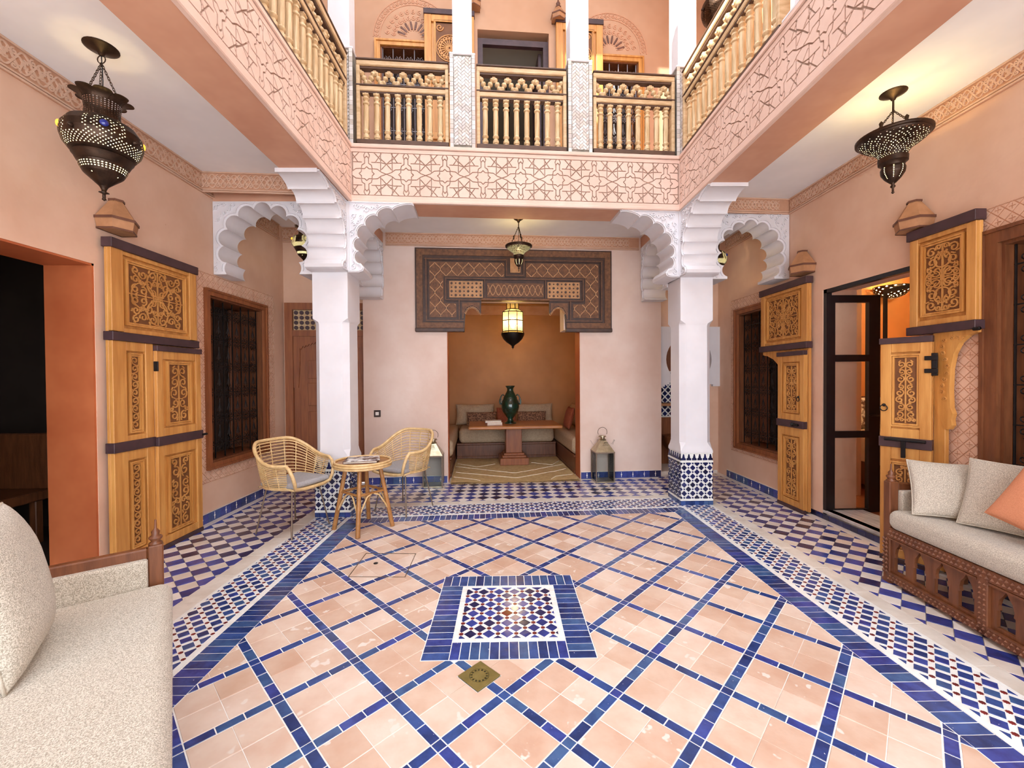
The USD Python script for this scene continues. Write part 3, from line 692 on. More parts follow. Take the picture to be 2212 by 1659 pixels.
# ---------------------------------------------------------------- columns and scalloped arches
def column(x0, y0, label, wid=.355):
    """x0, y0: corner nearest the court's left front"""
    t = thing('column', label, 'column'); x1, y1 = x0 + wid, y0 + wid; cx, cy = x0 + wid / 2, y0 + wid / 2; hw = wid / 2
    part(t, 'tile_core', MB().box(x0 + .006, x1 - .006, y0 + .006, y1 - .006, 0, .575), 'white_tile', False, label='white glazed ground')
    faces = [wallframe((x0, y0 + .006, 0), (1, 0, 0), (0, -1, 0))] + [wallframe((x1 - .006, y0, 0), (0, 1, 0), (1, 0, 0)) if x0 < 0 else wallframe((x0 + .006, y0, 0), (0, 1, 0), (-1, 0, 0))]
    for W in faces:
        n = 7
        for k in range(n): part(t, 'plinth_tile', MB().tile([(k * wid / n + .001, .002), ((k + 1) * wid / n - .001, .002), ((k + 1) * wid / n - .001, .052), (k * wid / n + .001, .052)], 0, .008, .001, W), 'blue', False)
        bl, st = zellige(rect(0, .078, wid, .472), (wid / 2, .275), .0662, .042, .0095)
        for q in bl: part(t, 'navy_tile', MB().tile(q, 0, .0075, .0008, W), 'navy', False)
        mb = MB()
        for q in st: mb.tile(q, 0, .007, .0004, W)
        part(t, 'small_dots', mb, 'navy', False, kind='stuff')
        for z in (.064, .484): part(t, 'white_fillet', MB().box(0, wid, z - .009, z + .009, 0, .011, W, b=.003), 'white_tile', False)
        mb = MB(); n = 6; e = wid / n
        for k in range(n):
            c = (k + .5) * e
            part(t, 'crenel_tile', MB().poly(Polygon([(c - e * .42, .498), (c + e * .42, .498), (c + e * .4, .518), (c + e * .2, .524), (c + e * .2, .538), (c + e * .12, .545), (c + e * .14, .556), (c, .566), (c - e * .14, .556), (c - e * .12, .545), (c - e * .2, .538), (c - e * .2, .524), (c - e * .4, .518)]), .0075, W), 'navy', False)
    def ringpts(h, ch): return np.array([(-h + ch, -h), (h - ch, -h), (h, -h + ch), (h, h - ch), (h - ch, h), (-h + ch, h), (-h, h - ch), (-h, -h + ch)])
    R = [(.575, hw, .004), (.60, hw, .004), (.645, hw - .008, .022), (.69, hw - .008, .052), (1.96, hw - .008, .055), (1.985, hw - .006, .05), (2.02, hw, .004), (2.50, hw, .004)]
    P = []
    for z, h, ch in R:
        q = ringpts(h, ch); q = np.vstack([q, q[:1]]); P.append(np.c_[q[:, 0] + cx, q[:, 1] + cy, np.full(9, z)])
    part(t, 'shaft', MB().grid(np.array(P), None, True).box(cx - hw, cx + hw, cy - hw, cy + hw, 2.49, 3.2), 'white', 25, label='white plaster shaft with chamfered corners')
    return t
cL = column(-1.94, 4.262, 'white plaster column with tiled base beside the rattan chairs')
cR = column(1.905, 4.52, 'white plaster column with tiled base near the fountain arch')
ARCP = [((.0, 2.485), (.10, 2.485), (.145, 2.50), (.15, 2.53), (.115, 2.565))]
def lobe(a, b, bulge, n=9):
    """concave scallop from cusp a to cusp b, bulging away (up and back) from the opening"""
    a, b = np.array(a), np.array(b); m = (a + b) / 2; d = b - a; L = np.linalg.norm(d); nrm = np.array([-d[1], d[0]]) / L
    t = np.linspace(0, PI, n); return [m - d / 2 * math.cos(x) + nrm * bulge * math.sin(x) for x in t]
def corbel(W, th, label, ln=.66):
    """scalloped half arch under the beam; W: x along the beam away from the column, y up, z towards the court"""
    t = thing('corbel', label, 'corbel')
    cusps = [(.13, 2.575), (.112, 2.70), (.118, 2.83), (.185, 2.955), (.30, 3.05), (.45, 3.115), (ln, 3.165)]
    pts = [(0, 3.2), (0, 2.485), (.11, 2.485), (.15, 2.50), (.16, 2.53)]
    for a, b in zip(cusps[:-1], cusps[1:]): pts += lobe(a, b, .052 if b[0] < .5 else .03)
    pts += [(ln, 3.2)]
    g = Polygon(pts).buffer(0)
    if g.geom_type != 'Polygon': g = max(g.geoms, key=lambda q: q.area)
    part(t, 'scalloped_body', MB().poly(g, th, off(W, z=-th)), 'white', 40)
    inn = g.buffer(-.028); ed = g.buffer(-.008).difference(g.buffer(-.018))
    part(t, 'edge_moulding', MB().poly(ed, .016, W), 'white', False)
    L = filler(inn, .034, 3)
    part(t, 'carved_arabesque', curves_mesh(L, .0048, .013, W, inn, MB()), 'white', False, label='raised arabesque filling of the spandrel', kind='stuff')
    return t
def polyarch(W, x0, x1, th, label, face=True, z0=2.47):
    """full scalloped arch between x0 and x1; W as for walls"""
    t = thing('arch', label, 'arch')
    c = ((x0 + x1) / 2, 2.74); hw = (x1 - x0) / 2 - .10; n = 11; R = hw * .93
    op = [Point(c[0] + R * math.cos(a), c[1] + R * math.sin(a)).buffer(R * .235, quad_segs=5) for a in np.linspace(-.62, PI + .62, n)]
    U = union_all(op + [Point(*c).buffer(R * 1.0), rect(c[0] - hw * .8, z0 - .1, c[0] + hw * .8, c[1] - .2)])
    g = rect(x0, z0, x1, 3.2).difference(U); g = max(g.geoms, key=lambda q: q.area) if hasattr(g, 'geoms') else g
    if g.bounds[1] > z0 + .01: pass
    part(t, 'scalloped_body', MB().poly(g, th, off(W, z=-th)), 'white', 40)
    e = U.buffer(.028).difference(U.buffer(.02)).intersection(rect(x0 + .01, z0 + .03, x1 - .01, 3.19))
    part(t, 'edge_moulding', MB().poly(e, .014, W), 'white', False)
    if face:
        sp = g.difference(U.buffer(.035)).buffer(-.012); L = filler(sp, .03, 5)
        part(t, 'carved_arabesque', curves_mesh(L, .0042, .010, W, sp, MB()), 'white', False, kind='stuff')
    return t
cz = .355
corbel(axes((-1.585, 4.262, 0), (0, -1, 0), (0, 0, 1), (1, 0, 0)), .355, 'white scalloped corbel on the left column, under the left beam')
corbel(axes((-1.580, 4.2623, 0), (C4, S4, 0), (0, 0, 1), (S4, -C4, 0)), .355, 'white scalloped corbel on the left column, under the back beam')
corbel(axes((1.905, 4.52, 0), (0, -1, 0), (0, 0, 1), (-1, 0, 0)), .355, 'white scalloped corbel on the right column, under the right beam')
corbel(axes((1.900, 4.5197, 0), (-C4, -S4, 0), (0, 0, 1), (S4, -C4, 0)), .355, 'white scalloped corbel on the right column, under the back beam')
polyarch(wallframe((0, 4.275, 0), (1, 0, 0), (0, -1, 0)), -2.925, -1.94, .30, 'white scalloped arch between the left column and the left wall')
polyarch(wallframe((0, 4.535, 0), (1, 0, 0), (0, -1, 0)), 2.26, 3.105, .30, 'white scalloped arch between the right column and the right wall')
polyarch(wallframe((-1.6, 0, 0), (0, 1, 0), (1, 0, 0)), 4.617, 5.575, .30, 'white scalloped arch between the left column and the back wall', z0=2.455)
polyarch(wallframe((1.895, 0, 0), (0, 1, 0), (-1, 0, 0)), 4.875, 5.81, .30, 'white scalloped arch between the right column and the back wall', z0=2.455)
# plain beams above the outer arches
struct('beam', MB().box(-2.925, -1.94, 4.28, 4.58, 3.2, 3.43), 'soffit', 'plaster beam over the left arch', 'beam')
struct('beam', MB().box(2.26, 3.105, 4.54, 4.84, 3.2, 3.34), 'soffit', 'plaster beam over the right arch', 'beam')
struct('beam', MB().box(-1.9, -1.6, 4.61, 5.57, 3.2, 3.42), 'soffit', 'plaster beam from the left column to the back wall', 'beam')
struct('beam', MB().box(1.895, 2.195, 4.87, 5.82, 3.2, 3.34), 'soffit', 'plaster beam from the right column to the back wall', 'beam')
# ---------------------------------------------------------------- carved door leaves, windows, screen
PSEED = [0]
def carve_lines(w, h, kind):
    PSEED[0] += 1
    if kind == 'rosette': return rosette(min(w, h) * .5) + [spiral((sx * w * .36, sz * h * .40), .05, 1.3, 0, sx) for sx in (-1, 1) for sz in (-1, 1)]
    if kind == 'medallion':
        R = min(w, h) * .5; C = [circ(c, R * .46, 26) for c in ((0, h * .26), (0, -h * .26), (w * .26, 0), (-w * .26, 0))]
        return arabesque(w, h, .042, PSEED[0], 'xy', C + [np.array([[-w / 2, 0], [w / 2, 0]])])
    return arabesque(w, h, min(.05, w * .24), PSEED[0], 'x')
def carved_panel(t, W, xa, xb, ya, yb_, z, kind='scroll', wood='cedar', lw=.0042, depth=.010):
    """moulded frame with a carved field; z is the depth of the field"""
    w, h = xb - xa, yb_ - ya; m = off(W, (xa + xb) / 2, (ya + yb_) / 2, z)
    mb = MB().box(-w / 2, w / 2, -h / 2, h / 2, -.004, .0015, m)
    for e, zz in ((.012, .014), (.026, .02)):
        g = rect(-w / 2 - e, -h / 2 - e, w / 2 + e, h / 2 + e); mb.poly(g.difference(g.buffer(-.012, join_style=2)), zz + .004, off(m, z=-.004))
    p = part(t, 'carved_panel', MB().box(-w / 2, w / 2, -h / 2, h / 2, -.004, .0015, m), 'carved_ground_shaded', False)
    mould = MB()
    for e, zz in ((.012, .014), (.026, .02)):
        g = rect(-w / 2 - e, -h / 2 - e, w / 2 + e, h / 2 + e); mould.poly(g.difference(g.buffer(-.012, join_style=2)), zz + .004, off(m, z=-.004))
    deep = str(t.GetPath()).count('/') > 2
    q = t if deep else p
    part(q, 'panel_moulding', mould, wood, False)
    part(q, 'carving', curves_mesh(carve_lines(w, h, kind), min(lw, w * .05), depth, m, rect(-w / 2 + .003, -h / 2 + .003, w / 2 - .003, h / 2 - .003)), 'cedar_carved', False, kind='stuff')
    return p
def rosette(R):
    L = [circ((0, 0), R * .12), circ((0, 0), R * .2), circ((0, 0), R * .98)]
    for a in np.arange(20) * PI / 10:
        L.append(np.array([[R * .24 * math.cos(a), R * .24 * math.sin(a)], [R * .68 * math.cos(a), R * .68 * math.sin(a)]]))
        L.append(circ((R * .76 * math.cos(a + PI / 20), R * .76 * math.sin(a + PI / 20)), R * .09, 12))
    return L
def board(t, name, W, x0, x1, y0, y1, z0, z1, m, b=.003, **k): return part(t, name, MB().box(x0, x1, y0, y1, z0, z1, W, b), m, False, **k)
def ring_pull(t, W, x, y, z):
    return part(t, 'ring_pull', MB().tube(circ((x, y), .022, 16)[:-1].tolist() and np.c_[circ((x, y), .022, 16)[:-1], np.full(15, z + .006)], .0035, 5, True, W).lathe([(0, .012), (.008, .01), (.012, 0)], 10, off(W, x, y + .022, z)), 'iron', True)

# left leaf, folded back against the wall
dl = thing('carved_shutter', 'large carved cedar door leaf folded against the left wall beside the dark doorway', 'door leaf', 'carved cedar door leaves')
W = off(LW, 3.085, 0, .035)
board(dl, 'back_board', W, 0, .84, .03, 2.44, 0, .022, 'cedar')
for a, b in ((0, .1), (.755, .84)): board(dl, 'stile', W, a, b, 1.77, 2.38, .022, .05, 'cedar')
for a, b in ((1.765, 1.80), (2.345, 2.375)): board(dl, 'rail', W, .1, .755, a, b, .022, .048, 'cedar')
carved_panel(dl, W, .155, .70, 1.85, 2.295, .026, 'medallion')
board(dl, 'dark_band', W, -.012, .845, 2.375, 2.445, -.01, .068, 'dark_band'); board(dl, 'dark_band', W, -.012, .845, 1.70, 1.765, -.005, .066, 'dark_band')
for a, b in ((0, .115), (.28, .352)): board(dl, 'stile', W, a, b, .03, 1.70, .022, .05, 'cedar')
for a, b in ((.03, .10), (.80, .99), (1.63, 1.70)): board(dl, 'rail', W, .115, .28, a, b, .022, .048, 'cedar')
carved_panel(dl, W, .165, .235, 1.03, 1.59, .026, lw=.008); carved_panel(dl, W, .165, .235, .14, .76, .026, lw=.008)
board(dl, 'dark_band', W, -.012, .352, .875, .95, -.005, .062, 'dark_band')
wk = part(dl, 'wicket_door', MB().box(.356, .845, .035, 1.69, .03, .05, W, .003), 'cedar', False, label='smaller wicket door set in the leaf')
def wicket(wk, W, x0, x1, z, w0, top=1.69, mid=.91):
    s = .062
    for a, b in ((x0, x0 + s), (x1 - s, x1)): board(wk, 'stile', W, a, b, .045, top - .04, z, z + .024, 'cedar')
    for a, b in ((.045, .11), (mid - .13, mid + .1), (top - .11, top - .04)): board(wk, 'rail', W, x0 + s, x1 - s, a, b, z, z + .022, 'cedar')
    q = (x1 - x0 - w0) / 2
    carved_panel(wk, W, x0 + q, x1 - q, mid + .14, top - .15, z + .003); carved_panel(wk, W, x0 + q, x1 - q, .15, mid - .17, z + .003)
    board(wk, 'dark_band', W, x0 - .006, x1 + .006, top - .045, top, z - .01, z + .036, 'dark_band'); board(wk, 'dark_band', W, x0 - .006, x1 + .006, mid - .04, mid + .035, z - .01, z + .036, 'dark_band')
    board(wk, 'bottom_rail', W, x0, x1, .0, .045, z - .01, z + .03, 'dark_band')
wicket(wk, W, .356, .845, .05, .215)
part(dl, 'hinge', MB().box(.352, .362, 1.48, 1.56, .05, .085, W, .002), 'iron', False)
part(dl, 'bolt', MB().tube([[.83, .905, .098], [.875, .905, .098]], .011, 8, m=W), 'iron', True)

# right leaf beside the glazed door (wicket folded over its stile, half arch towards the window)
dr1 = thing('carved_shutter', 'carved cedar leaf between the right window and the glazed door, wicket folded shut', 'door leaf', 'carved cedar door leaves')
W = off(RW, 4.165, 0, .03)
board(dr1, 'back_board', W, 0, .76, 1.755, 2.39, 0, .022, 'cedar')
for a, b in ((0, .085), (.685, .76)): board(dr1, 'stile', W, a, b, 1.755, 2.34, .022, .048, 'cedar')
for a, b in ((1.755, 1.79), (2.31, 2.345)): board(dr1, 'rail', W, .085, .685, a, b, .022, .046, 'cedar')
carved_panel(dr1, W, .14, .63, 1.84, 2.26, .026, 'medallion')
board(dr1, 'dark_band', W, -.01, .77, 2.34, 2.41, -.01, .066, 'dark_band'); board(dr1, 'dark_band', W, -.01, .77, 1.69, 1.755, -.005, .064, 'dark_band')
board(dr1, 'hanging_stile', W, 0, .36, .03, 1.69, 0, .03, 'cedar')
br = [(.36, 1.69), (.745, 1.69), (.745, 1.655)] + [(.36 + .36 * math.sin(a) + .02, 1.34 + .29 * math.cos(a)) for a in np.linspace(1.1, 1.57, 2)][:0] + [(.66, 1.64), (.56, 1.60), (.48, 1.54), (.43, 1.46), (.405, 1.36), (.40, 1.25), (.36, 1.25)]
part(dr1, 'arch_bracket', MB().poly(Polygon(br), .03, W), 'cedar', False, label='scalloped half-arch bracket')
wk = part(dr1, 'wicket_door', MB().box(.0, .405, .035, 1.665, .035, .055, W, .003), 'cedar', False, label='folded wicket door')
wicket(wk, W, .0, .405, .055, .17, 1.665)
ring_pull(dr1, off(W, z=.08), .075, 1.17, 0)
part(dr1, 'bolt', MB().tube([[.05, .905, .105], [.11, .905, .105]], .012, 8, m=W).lathe([(0, .03), (.02, .02), (.022, 0)], 10, off(W, .14, .905, .09)), 'iron', True)

# near right leaf, half arch towards the near window, its wicket swung out
dr2 = thing('carved_shutter', 'nearest carved cedar leaf on the right, its small wicket swung open above the daybed arm', 'door leaf', 'carved cedar door leaves')
W = off(RW, 2.655, 0, .03)
board(dr2, 'back_board', W, 0, .445, 1.76, 2.45, 0, .022, 'cedar')
for a, b in ((0, .06), (.385, .445)): board(dr2, 'stile', W, a, b, 1.76, 2.40, .022, .048, 'cedar')
for a, b in ((1.76, 1.80), (2.37, 2.405)): board(dr2, 'rail', W, .06, .385, a, b, .022, .046, 'cedar')
carved_panel(dr2, W, .105, .34, 1.85, 2.325, .026, 'medallion')
board(dr2, 'dark_band', W, -.01, .455, 2.40, 2.47, -.01, .066, 'dark_band'); board(dr2, 'dark_band', W, -.01, .455, 1.70, 1.76, -.005, .064, 'dark_band')
board(dr2, 'hanging_stile', W, .20, .28, .03, 1.70, 0, .03, 'cedar')
br = [(.28, 1.70), (.0, 1.70), (.0, 1.68), (.06, 1.665), (.11, 1.62), (.145, 1.55), (.165, 1.45), (.17, 1.30), (.165, 1.18), (.150, 1.14), (.160, 1.10), (.155, 1.06), (.175, 1.03), (.20, 1.03), (.28, 1.2)]
p = part(dr2, 'arch_bracket', MB().poly(Polygon(br).buffer(0), .034, W), 'cedar', False, label='carved half-arch bracket')
part(p, 'carving', curves_mesh([spiral((.20 + .02 * math.sin(k), 1.24 + k * .045), .016, 1.3, k, 1, 14) for k in range(10)] + [spiral((.15 - .035 * k, 1.655), .012, 1.2, k, 1, 12) for k in range(3)], .003, .006, off(W, z=.034), Polygon(br).buffer(-.006)), 'cedar_carved', False, kind='stuff')
part(dr2, 'hinge_pin', MB().tube([[0, 1.70, .06], [-.035, 1.70, .06]], .012, 8, m=W), 'iron', True)
# the wicket hinges on the stile at Y = 2.93 and stands out from the wall
ang = math.radians(38)
W2 = axes((XR - .07, 2.925, 0), (-math.sin(ang) * .72, math.cos(ang), 0) / np.linalg.norm((-math.sin(ang) * .72, math.cos(ang))), (0, 0, 1), (-math.cos(ang), -math.sin(ang) * .72, 0) / np.linalg.norm((math.cos(ang), math.sin(ang) * .72)))
wk = part(dr2, 'wicket_door', MB().box(.0, .285, .035, 1.685, .0, .02, W2, .003), 'cedar', False, label='small wicket door standing open')
wicket(wk, W2, .0, .285, .02, .125, 1.685)
mb = MB().box(-.03, .0, 1.40, 1.56, .025, .05, W2, .003).box(-.035, .035, 1.42, 1.45, .045, .056, W2, .002).box(-.035, .035, 1.51, 1.54, .045, .056, W2, .002)
part(dr2, 'hinge', mb, 'iron', False)
ring_pull(dr2, off(W2, z=.046), .262, 1.16, 0)
part(dr2, 'slide_bolt', MB().tube([[.02, .93, .075], [.25, .93, .075]], .011, 8, m=W2).box(.13, .155, .80, .93, .062, .08, W2, .003), 'iron', False)

# ---- grilled windows
def cscroll(c, r, sx, sz, m, n=14): q = spiral((0, 0), r, 1.15, PI / 2, 1, n); return np.c_[c[0] + sx * q[:, 0], c[1] + sz * (q[:, 1]), np.zeros(n)]
def grille(t, W, x0, x1, y0, y1, nb, rows, m='iron', r=.0068):
    st = (x1 - x0) / nb
    for k in range(nb + 1):
        x = min(max(x0 + k * st, x0 + r), x1 - r); part(t, 'bar', MB().tube([[x, y0, 0], [x, y1, 0]], r, 5, m=W), m, False)
    h = (y1 - y0) / rows
    for j in range(rows):
        y = y0 + (j + .5) * h
        part(t, 'cross_bar', MB().box(x0, x1, y - .004, y + .004, -.006, .004, W), m, False)
        for k in range(nb):
            x = x0 + (k + .5) * st; a = min(st * .24, h * .24); mb = MB()
            for sx in (-1, 1):
                for sz in (-1, 1):
                    mb.tube(cscroll((x + sx * st * .22, y + sz * a * .95), a * .8, sx, sz, None), r * .62, 4, m=W, cap=False)
            mb.lathe([(0, -.012), (.011, 0), (0, .012)], 6, off(W, x, y, 0))
            part(t, 'scroll', mb, m, True)
            if j < rows - 1:
                part(t, 'spear', MB().tube([[x - st * .18, y + h * .3, 0], [x, y + h * .62, 0], [x + st * .18, y + h * .3, 0]], r * .6, 4, m=W).tube([[x, y + h * .25, 0], [x, y + h * .75, 0]], r * .6, 4, m=W), m, False)
def incised_border(t, W, xo0, yo0, xo1, yo1, xi0, yi0, xi1, yi1, p=.075):
    """plaster band cut with crossed diamonds"""
    bandp = rect(xo0, yo0, xo1, yo1).difference(rect(xi0, yi0, xi1, yi1)); L = []
    nx, ny = int((xo1 - xo0) / p) + 2, int((yo1 - yo0) / p) + 2
    for i in range(-ny - 1, nx + ny + 1): L += [LineString([(xo0 + i * p, yo0), (xo0 + (i + ny) * p, yo0 + ny * p)]), LineString([(xo0 + i * p, yo0), (xo0 + (i - ny) * p, yo0 + ny * p)])]
    for i in range(nx):
        for j in range(ny):
            c = (xo0 + i * p + (p / 2 if 0 else 0), yo0 + (j + .5) * p)
            if bandp.contains(Point(c)): L += [LineString([(c[0] - p * .22, c[1]), (c[0] + p * .22, c[1])]), LineString([(c[0], c[1] - p * .22), (c[0], c[1] + p * .22)])]
    L += [rect(xo0, yo0, xo1, yo1).buffer(-.006).exterior]
    g = bandp.difference(union_all([l.buffer(.0032, quad_segs=1) for l in L]))
    part(t, 'incised_border', MB().poly(g, .005, W), 'incised', False, label='plaster border cut with crossed diamonds')
    part(t, 'border_bed', MB().poly(bandp, .0012, W), 'stucco', False)
def window(n, W, x0, x1, y0, y1, label, border=None, fr=.042, nb=6, rows=6, back='dark_room', gm='iron', gz=-.06, wood='brown_wood', curt=True, depth=.3):
    t = thing(f'window_{n}', label, 'window', kind='structure')
    g = rect(x0 - fr, y0 - fr, x1 + fr, y1 + fr).difference(rect(x0, y0, x1, y1)); part(t, 'frame', MB().poly(g, .028, off(W, z=.0)), wood, False)
    g = rect(x0 - fr - .022, y0 - fr - .022, x1 + fr + .022, y1 + fr + .022).difference(rect(x0 - fr, y0 - fr, x1 + fr, y1 + fr)); part(t, 'outer_moulding', MB().poly(g, .04, off(W, z=0)), wood, False)
    g = rect(x0 - .002, y0 - .002, x1 + .002, y1 + .002).difference(rect(x0 + .018, y0 + .018, x1 - .018, y1 - .018)); part(t, 'inner_frame', MB().poly(g, depth + .004, off(W, z=-depth - .004)), 'walnut', False)  # dark wood run deep, added to darken the bright reveal
    grille(t, off(W, z=gz), x0 + .018, x1 - .018, y0 + .018, y1 - .018, nb, rows, gm)
    part(t, 'dark_interior', MB().box(x0 - .01, x1 + .01, y0 - .01, y1 + .01, -depth - .03, -depth, W), back, False)  # dark sheet stands in for the unlit inside of the window
    if curt:
        k = 4; w = (x1 - x0) / k
        for i in range(k):
            if i % 3 != 2: part(t, 'inner_shutter', MB().box(x0 + i * w + .03, x0 + (i + 1) * w - .03, y0 + .03, y1 - .03, -depth + .02, -depth + .05, W, .004), 'walnut', False)
    if border: incised_border(t, W, *border, x0 - fr - .022, y0 - fr - .022, x1 + fr + .022, y1 + fr + .022)
    return t
window(1, LW, 4.19, 5.11, .585, 2.245, 'tall dark grilled window in the left wall behind the rattan armchair', (4.04, .395, 5.36, 2.46))
window(2, RW, 4.5, 5.53, .52, 2.23, 'tall dark grilled window in the right wall, half hidden by a carved leaf', (4.36, .40, 5.72, 2.44), fr=.045)
window(3, RW, 1.6, 2.58, .45, 2.23, 'dark grilled window behind the daybed cushions at the right edge', (1.4, .3, 2.9, 2.47), fr=.07, wood='walnut', nb=5, rows=7)
# patterned plaster strip seen through the arch of the near leaf is part of that border

# ---- glazed black door, threshold and bedroom
d1 = thing('door_1', 'black metal glazed door standing open into the bedroom', 'door', kind='structure')
Wd = axes((3.13, 4.055, 0), (1, 0, 0), (0, 0, 1), (0, -1, 0))
fr = rect(0, .07, .53, 2.19)
for a, b in ((.10, .80), (.865, 1.545), (1.61, 2.12)): fr = fr.difference(rect(.085, a, .42, b))
part(d1, 'leaf_frame', MB().poly(fr, .045, off(Wd, z=-.0225)), 'black_metal', False)
for a, b in ((.10, .80), (.865, 1.545), (1.61, 2.12)): part(d1, 'glass_pane', MB().box(.08, .425, a - .005, b + .005, -.003, .003, Wd), 'glass', False)
part(d1, 'door_frame', MB().poly(rect(3.1, 0.03, 4.06, 2.245).difference(rect(3.14, -.1, 4.01, 2.205)), .001, off(RW, z=-.6)).poly(rect(4.02, .03, 4.06, 2.245), .05, off(RW, z=-.06)).poly(rect(3.1, 2.21, 4.06, 2.245), .05, off(RW, z=-.06)), 'black_metal', False)
part(d1, 'door_handle', MB().tube([[.49, 1.02, .02], [.49, 1.02, .06], [.40, 1.02, .06]], .009, 8, m=Wd), 'black_metal', True)
th = thing('door_threshold', 'pale striped marble threshold step in front of the glazed door', 'step', kind='structure')
part(th, 'marble_slab', MB().box(3.125, 3.5, 3.06, 4.07, .01, .092, b=.004).box(3.118, 3.2, 2.4, 4.2, .06, .092, b=.004), 'marble', False)
n = 22
for k in range(n): part(th, 'blue_riser_tile', MB().tile([(2.4 + k * .082 + .001, .0085), (2.4 + (k + 1) * .082 - .001, .0085), (2.4 + (k + 1) * .082 - .001, .058), (2.4 + k * .082 + .001, .058)], 0, .012, .001, RW), 'navy', False)
def room(name, x0, x1, y0, y1, z0, z1, sides, m, label, t_=.06, floor_m=None):
    t = thing(name, label, 'room', kind='structure')
    B = dict(w=(x0 - t_, x0, y0, y1, z0, z1), e=(x1, x1 + t_, y0, y1, z0, z1), s=(x0, x1, y0 - t_, y0, z0, z1), n=(x0, x1, y1, y1 + t_, z0, z1))
    for k in sides: part(t, 'wall', MB().box(*B[k]), m, False)
    part(t, 'floor', MB().box(x0, x1, y0, y1, z0 - .03, z0 + .004), floor_m or m, False); part(t, 'ceiling', MB().box(x0, x1, y0, y1, z1, z1 + .05), m, False)
    return t
room('side_room', -6.3, XL - .34, .4, 4.1, 0, 2.7, 'wsn', 'dark_room', 'room behind the left doorway, its dimness put into brown walls')
rm = room('bedroom', XR + .34, 7.2, 1.2, 5.75, .06, 2.78, 'esn', 'bedroom', 'ochre bedroom behind the glazed door', floor_m='brown_wood')
part(rm, 'wall_pier', MB().box(XR + .34, 3.98, 4.62, 5.75, .06, 2.78), 'wall', False)
dj = thing('door_2', 'rust-coloured plaster reveal of the dark doorway on the left', 'doorway', kind='structure')
part(dj, 'reveal', MB().box(XL - .34, XL - .004, 3.035, 3.052, 0, 2.24).box(XL - .34, XL - .004, 1.7, 3.05, 2.226, 2.242), 'orange', False)
bd = thing('bed', 'white bed with dark headboard in the ochre bedroom', 'bed')
part(bd, 'mattress', MB().rbox((.85, .95, .16), .06, mtx((5.05, 4.74, .54))), 'bed', True)
part(bd, 'base', MB().box(4.22, 5.88, 3.82, 5.70, .12, .40, b=.01), 'walnut', False)
mb = MB()
for x_ in (4.28, 5.82):
    for y_ in (3.88, 5.64): mb.box(x_ - .04, x_ + .04, y_ - .04, y_ + .04, .064, .13)
part(bd, 'headboard', MB().box(4.2, 5.9, 5.70, 5.745, .3, 1.12, b=.01), 'dark_band', False)
for k, b in enumerate(((4.24, 3.84), (5.86, 3.84), (4.24, 5.66), (5.86, 5.66))): part(bd, 'leg', MB().box(b[0] - .035, b[0] + .035, b[1] - .035, b[1] + .035, .064, .13), 'walnut', False)
cushion('bed_pillow', 'cream pillow standing against the bedroom headboard', 'pillow', .55, .42, .16, mtx((5.28, 5.50, .92), 0, rotx(PI / 2 - .3)), 'bed')
cushion('bed_pillow', 'black and white patterned pillow leaning on the bedroom headboard', 'pillow', .42, .42, .14, mtx((4.75, 5.50, .92), 0, rotx(PI / 2 - .3)), 'cover_photo')
bn = thing('dark_bench', 'dark wooden bench barely visible in the dim room behind the left doorway', 'bench')
part(bn, 'seat', MB().box(-5.2, -4.0, 3.1, 3.75, .38, .46, b=.01), 'walnut', False)
for x_ in (-5.15, -4.1):
    for y_ in (3.15, 3.65): part(bn, 'leg', MB().box(x_, x_ + .06, y_, y_ + .06, .004, .38, b=.006), 'walnut', False)
part(bn, 'backrest', MB().box(-5.2, -4.0, 3.72, 3.78, .46, .95, b=.01), 'walnut', False)

# ---- panelled door, back left
W = off(BW, z=-.12)
d3 = thing('door_3', 'brown panelled wooden door with a lattice light, back left behind the column', 'door', kind='structure')
part(d3, 'frame', MB().poly(rect(-2.90, .02, -1.76, 2.42).difference(rect(-2.80, 0, -1.86, 2.33)), .05, W).poly(rect(-2.80, 1.98, -1.86, 2.06), .045, W), 'brown_wood', False)
g = rect(-2.80, 2.06, -1.86, 2.33); mb = MB()
for i in range(13):
    for j in range(4):
        mb.poly(Point(-2.765 + i * .0715, 2.095 + j * .066).buffer(.027, quad_segs=2), .012, off(W, z=.01))
part(d3, 'lattice_light', MB().poly(rect(-2.80, 2.06, -1.86, 2.33), .008, off(W, z=.002)), 'rail', False)
part(d3, 'lattice_rosettes', mb, 'dark_band', False, kind='stuff')
part(d3, 'leaf', MB().box(-2.80, -1.86, .02, 1.98, -.03, .005, W), 'brown_wood', False)
for a, b in ((1.42, 1.66), (1.06, 1.36), (.12, .98)): part(d3, 'raised_panel', MB().box(-2.62, -2.04, a, b, .005, .022, W, .012), 'brown_wood', False)
sc = []
for k in range(24):
    a = k / 23; x = -2.80 + .94 * a; y = 1.76 + .17 * math.sin(PI * a) ** .7; sc += [(x, y), (x + .012, y - .022)]
part(d3, 'scalloped_arch', MB().poly(Polygon([(-2.80, 1.98)] + [(-2.80, 1.3), (-2.74, 1.3), (-2.72, 1.62)] + [q for q in sc if -2.72 < q[0] < -1.94] + [(-1.94, 1.62), (-1.92, 1.3), (-1.86, 1.3), (-1.86, 1.98)]).buffer(0), .024, off(W, z=.004)), 'brown_wood', False)

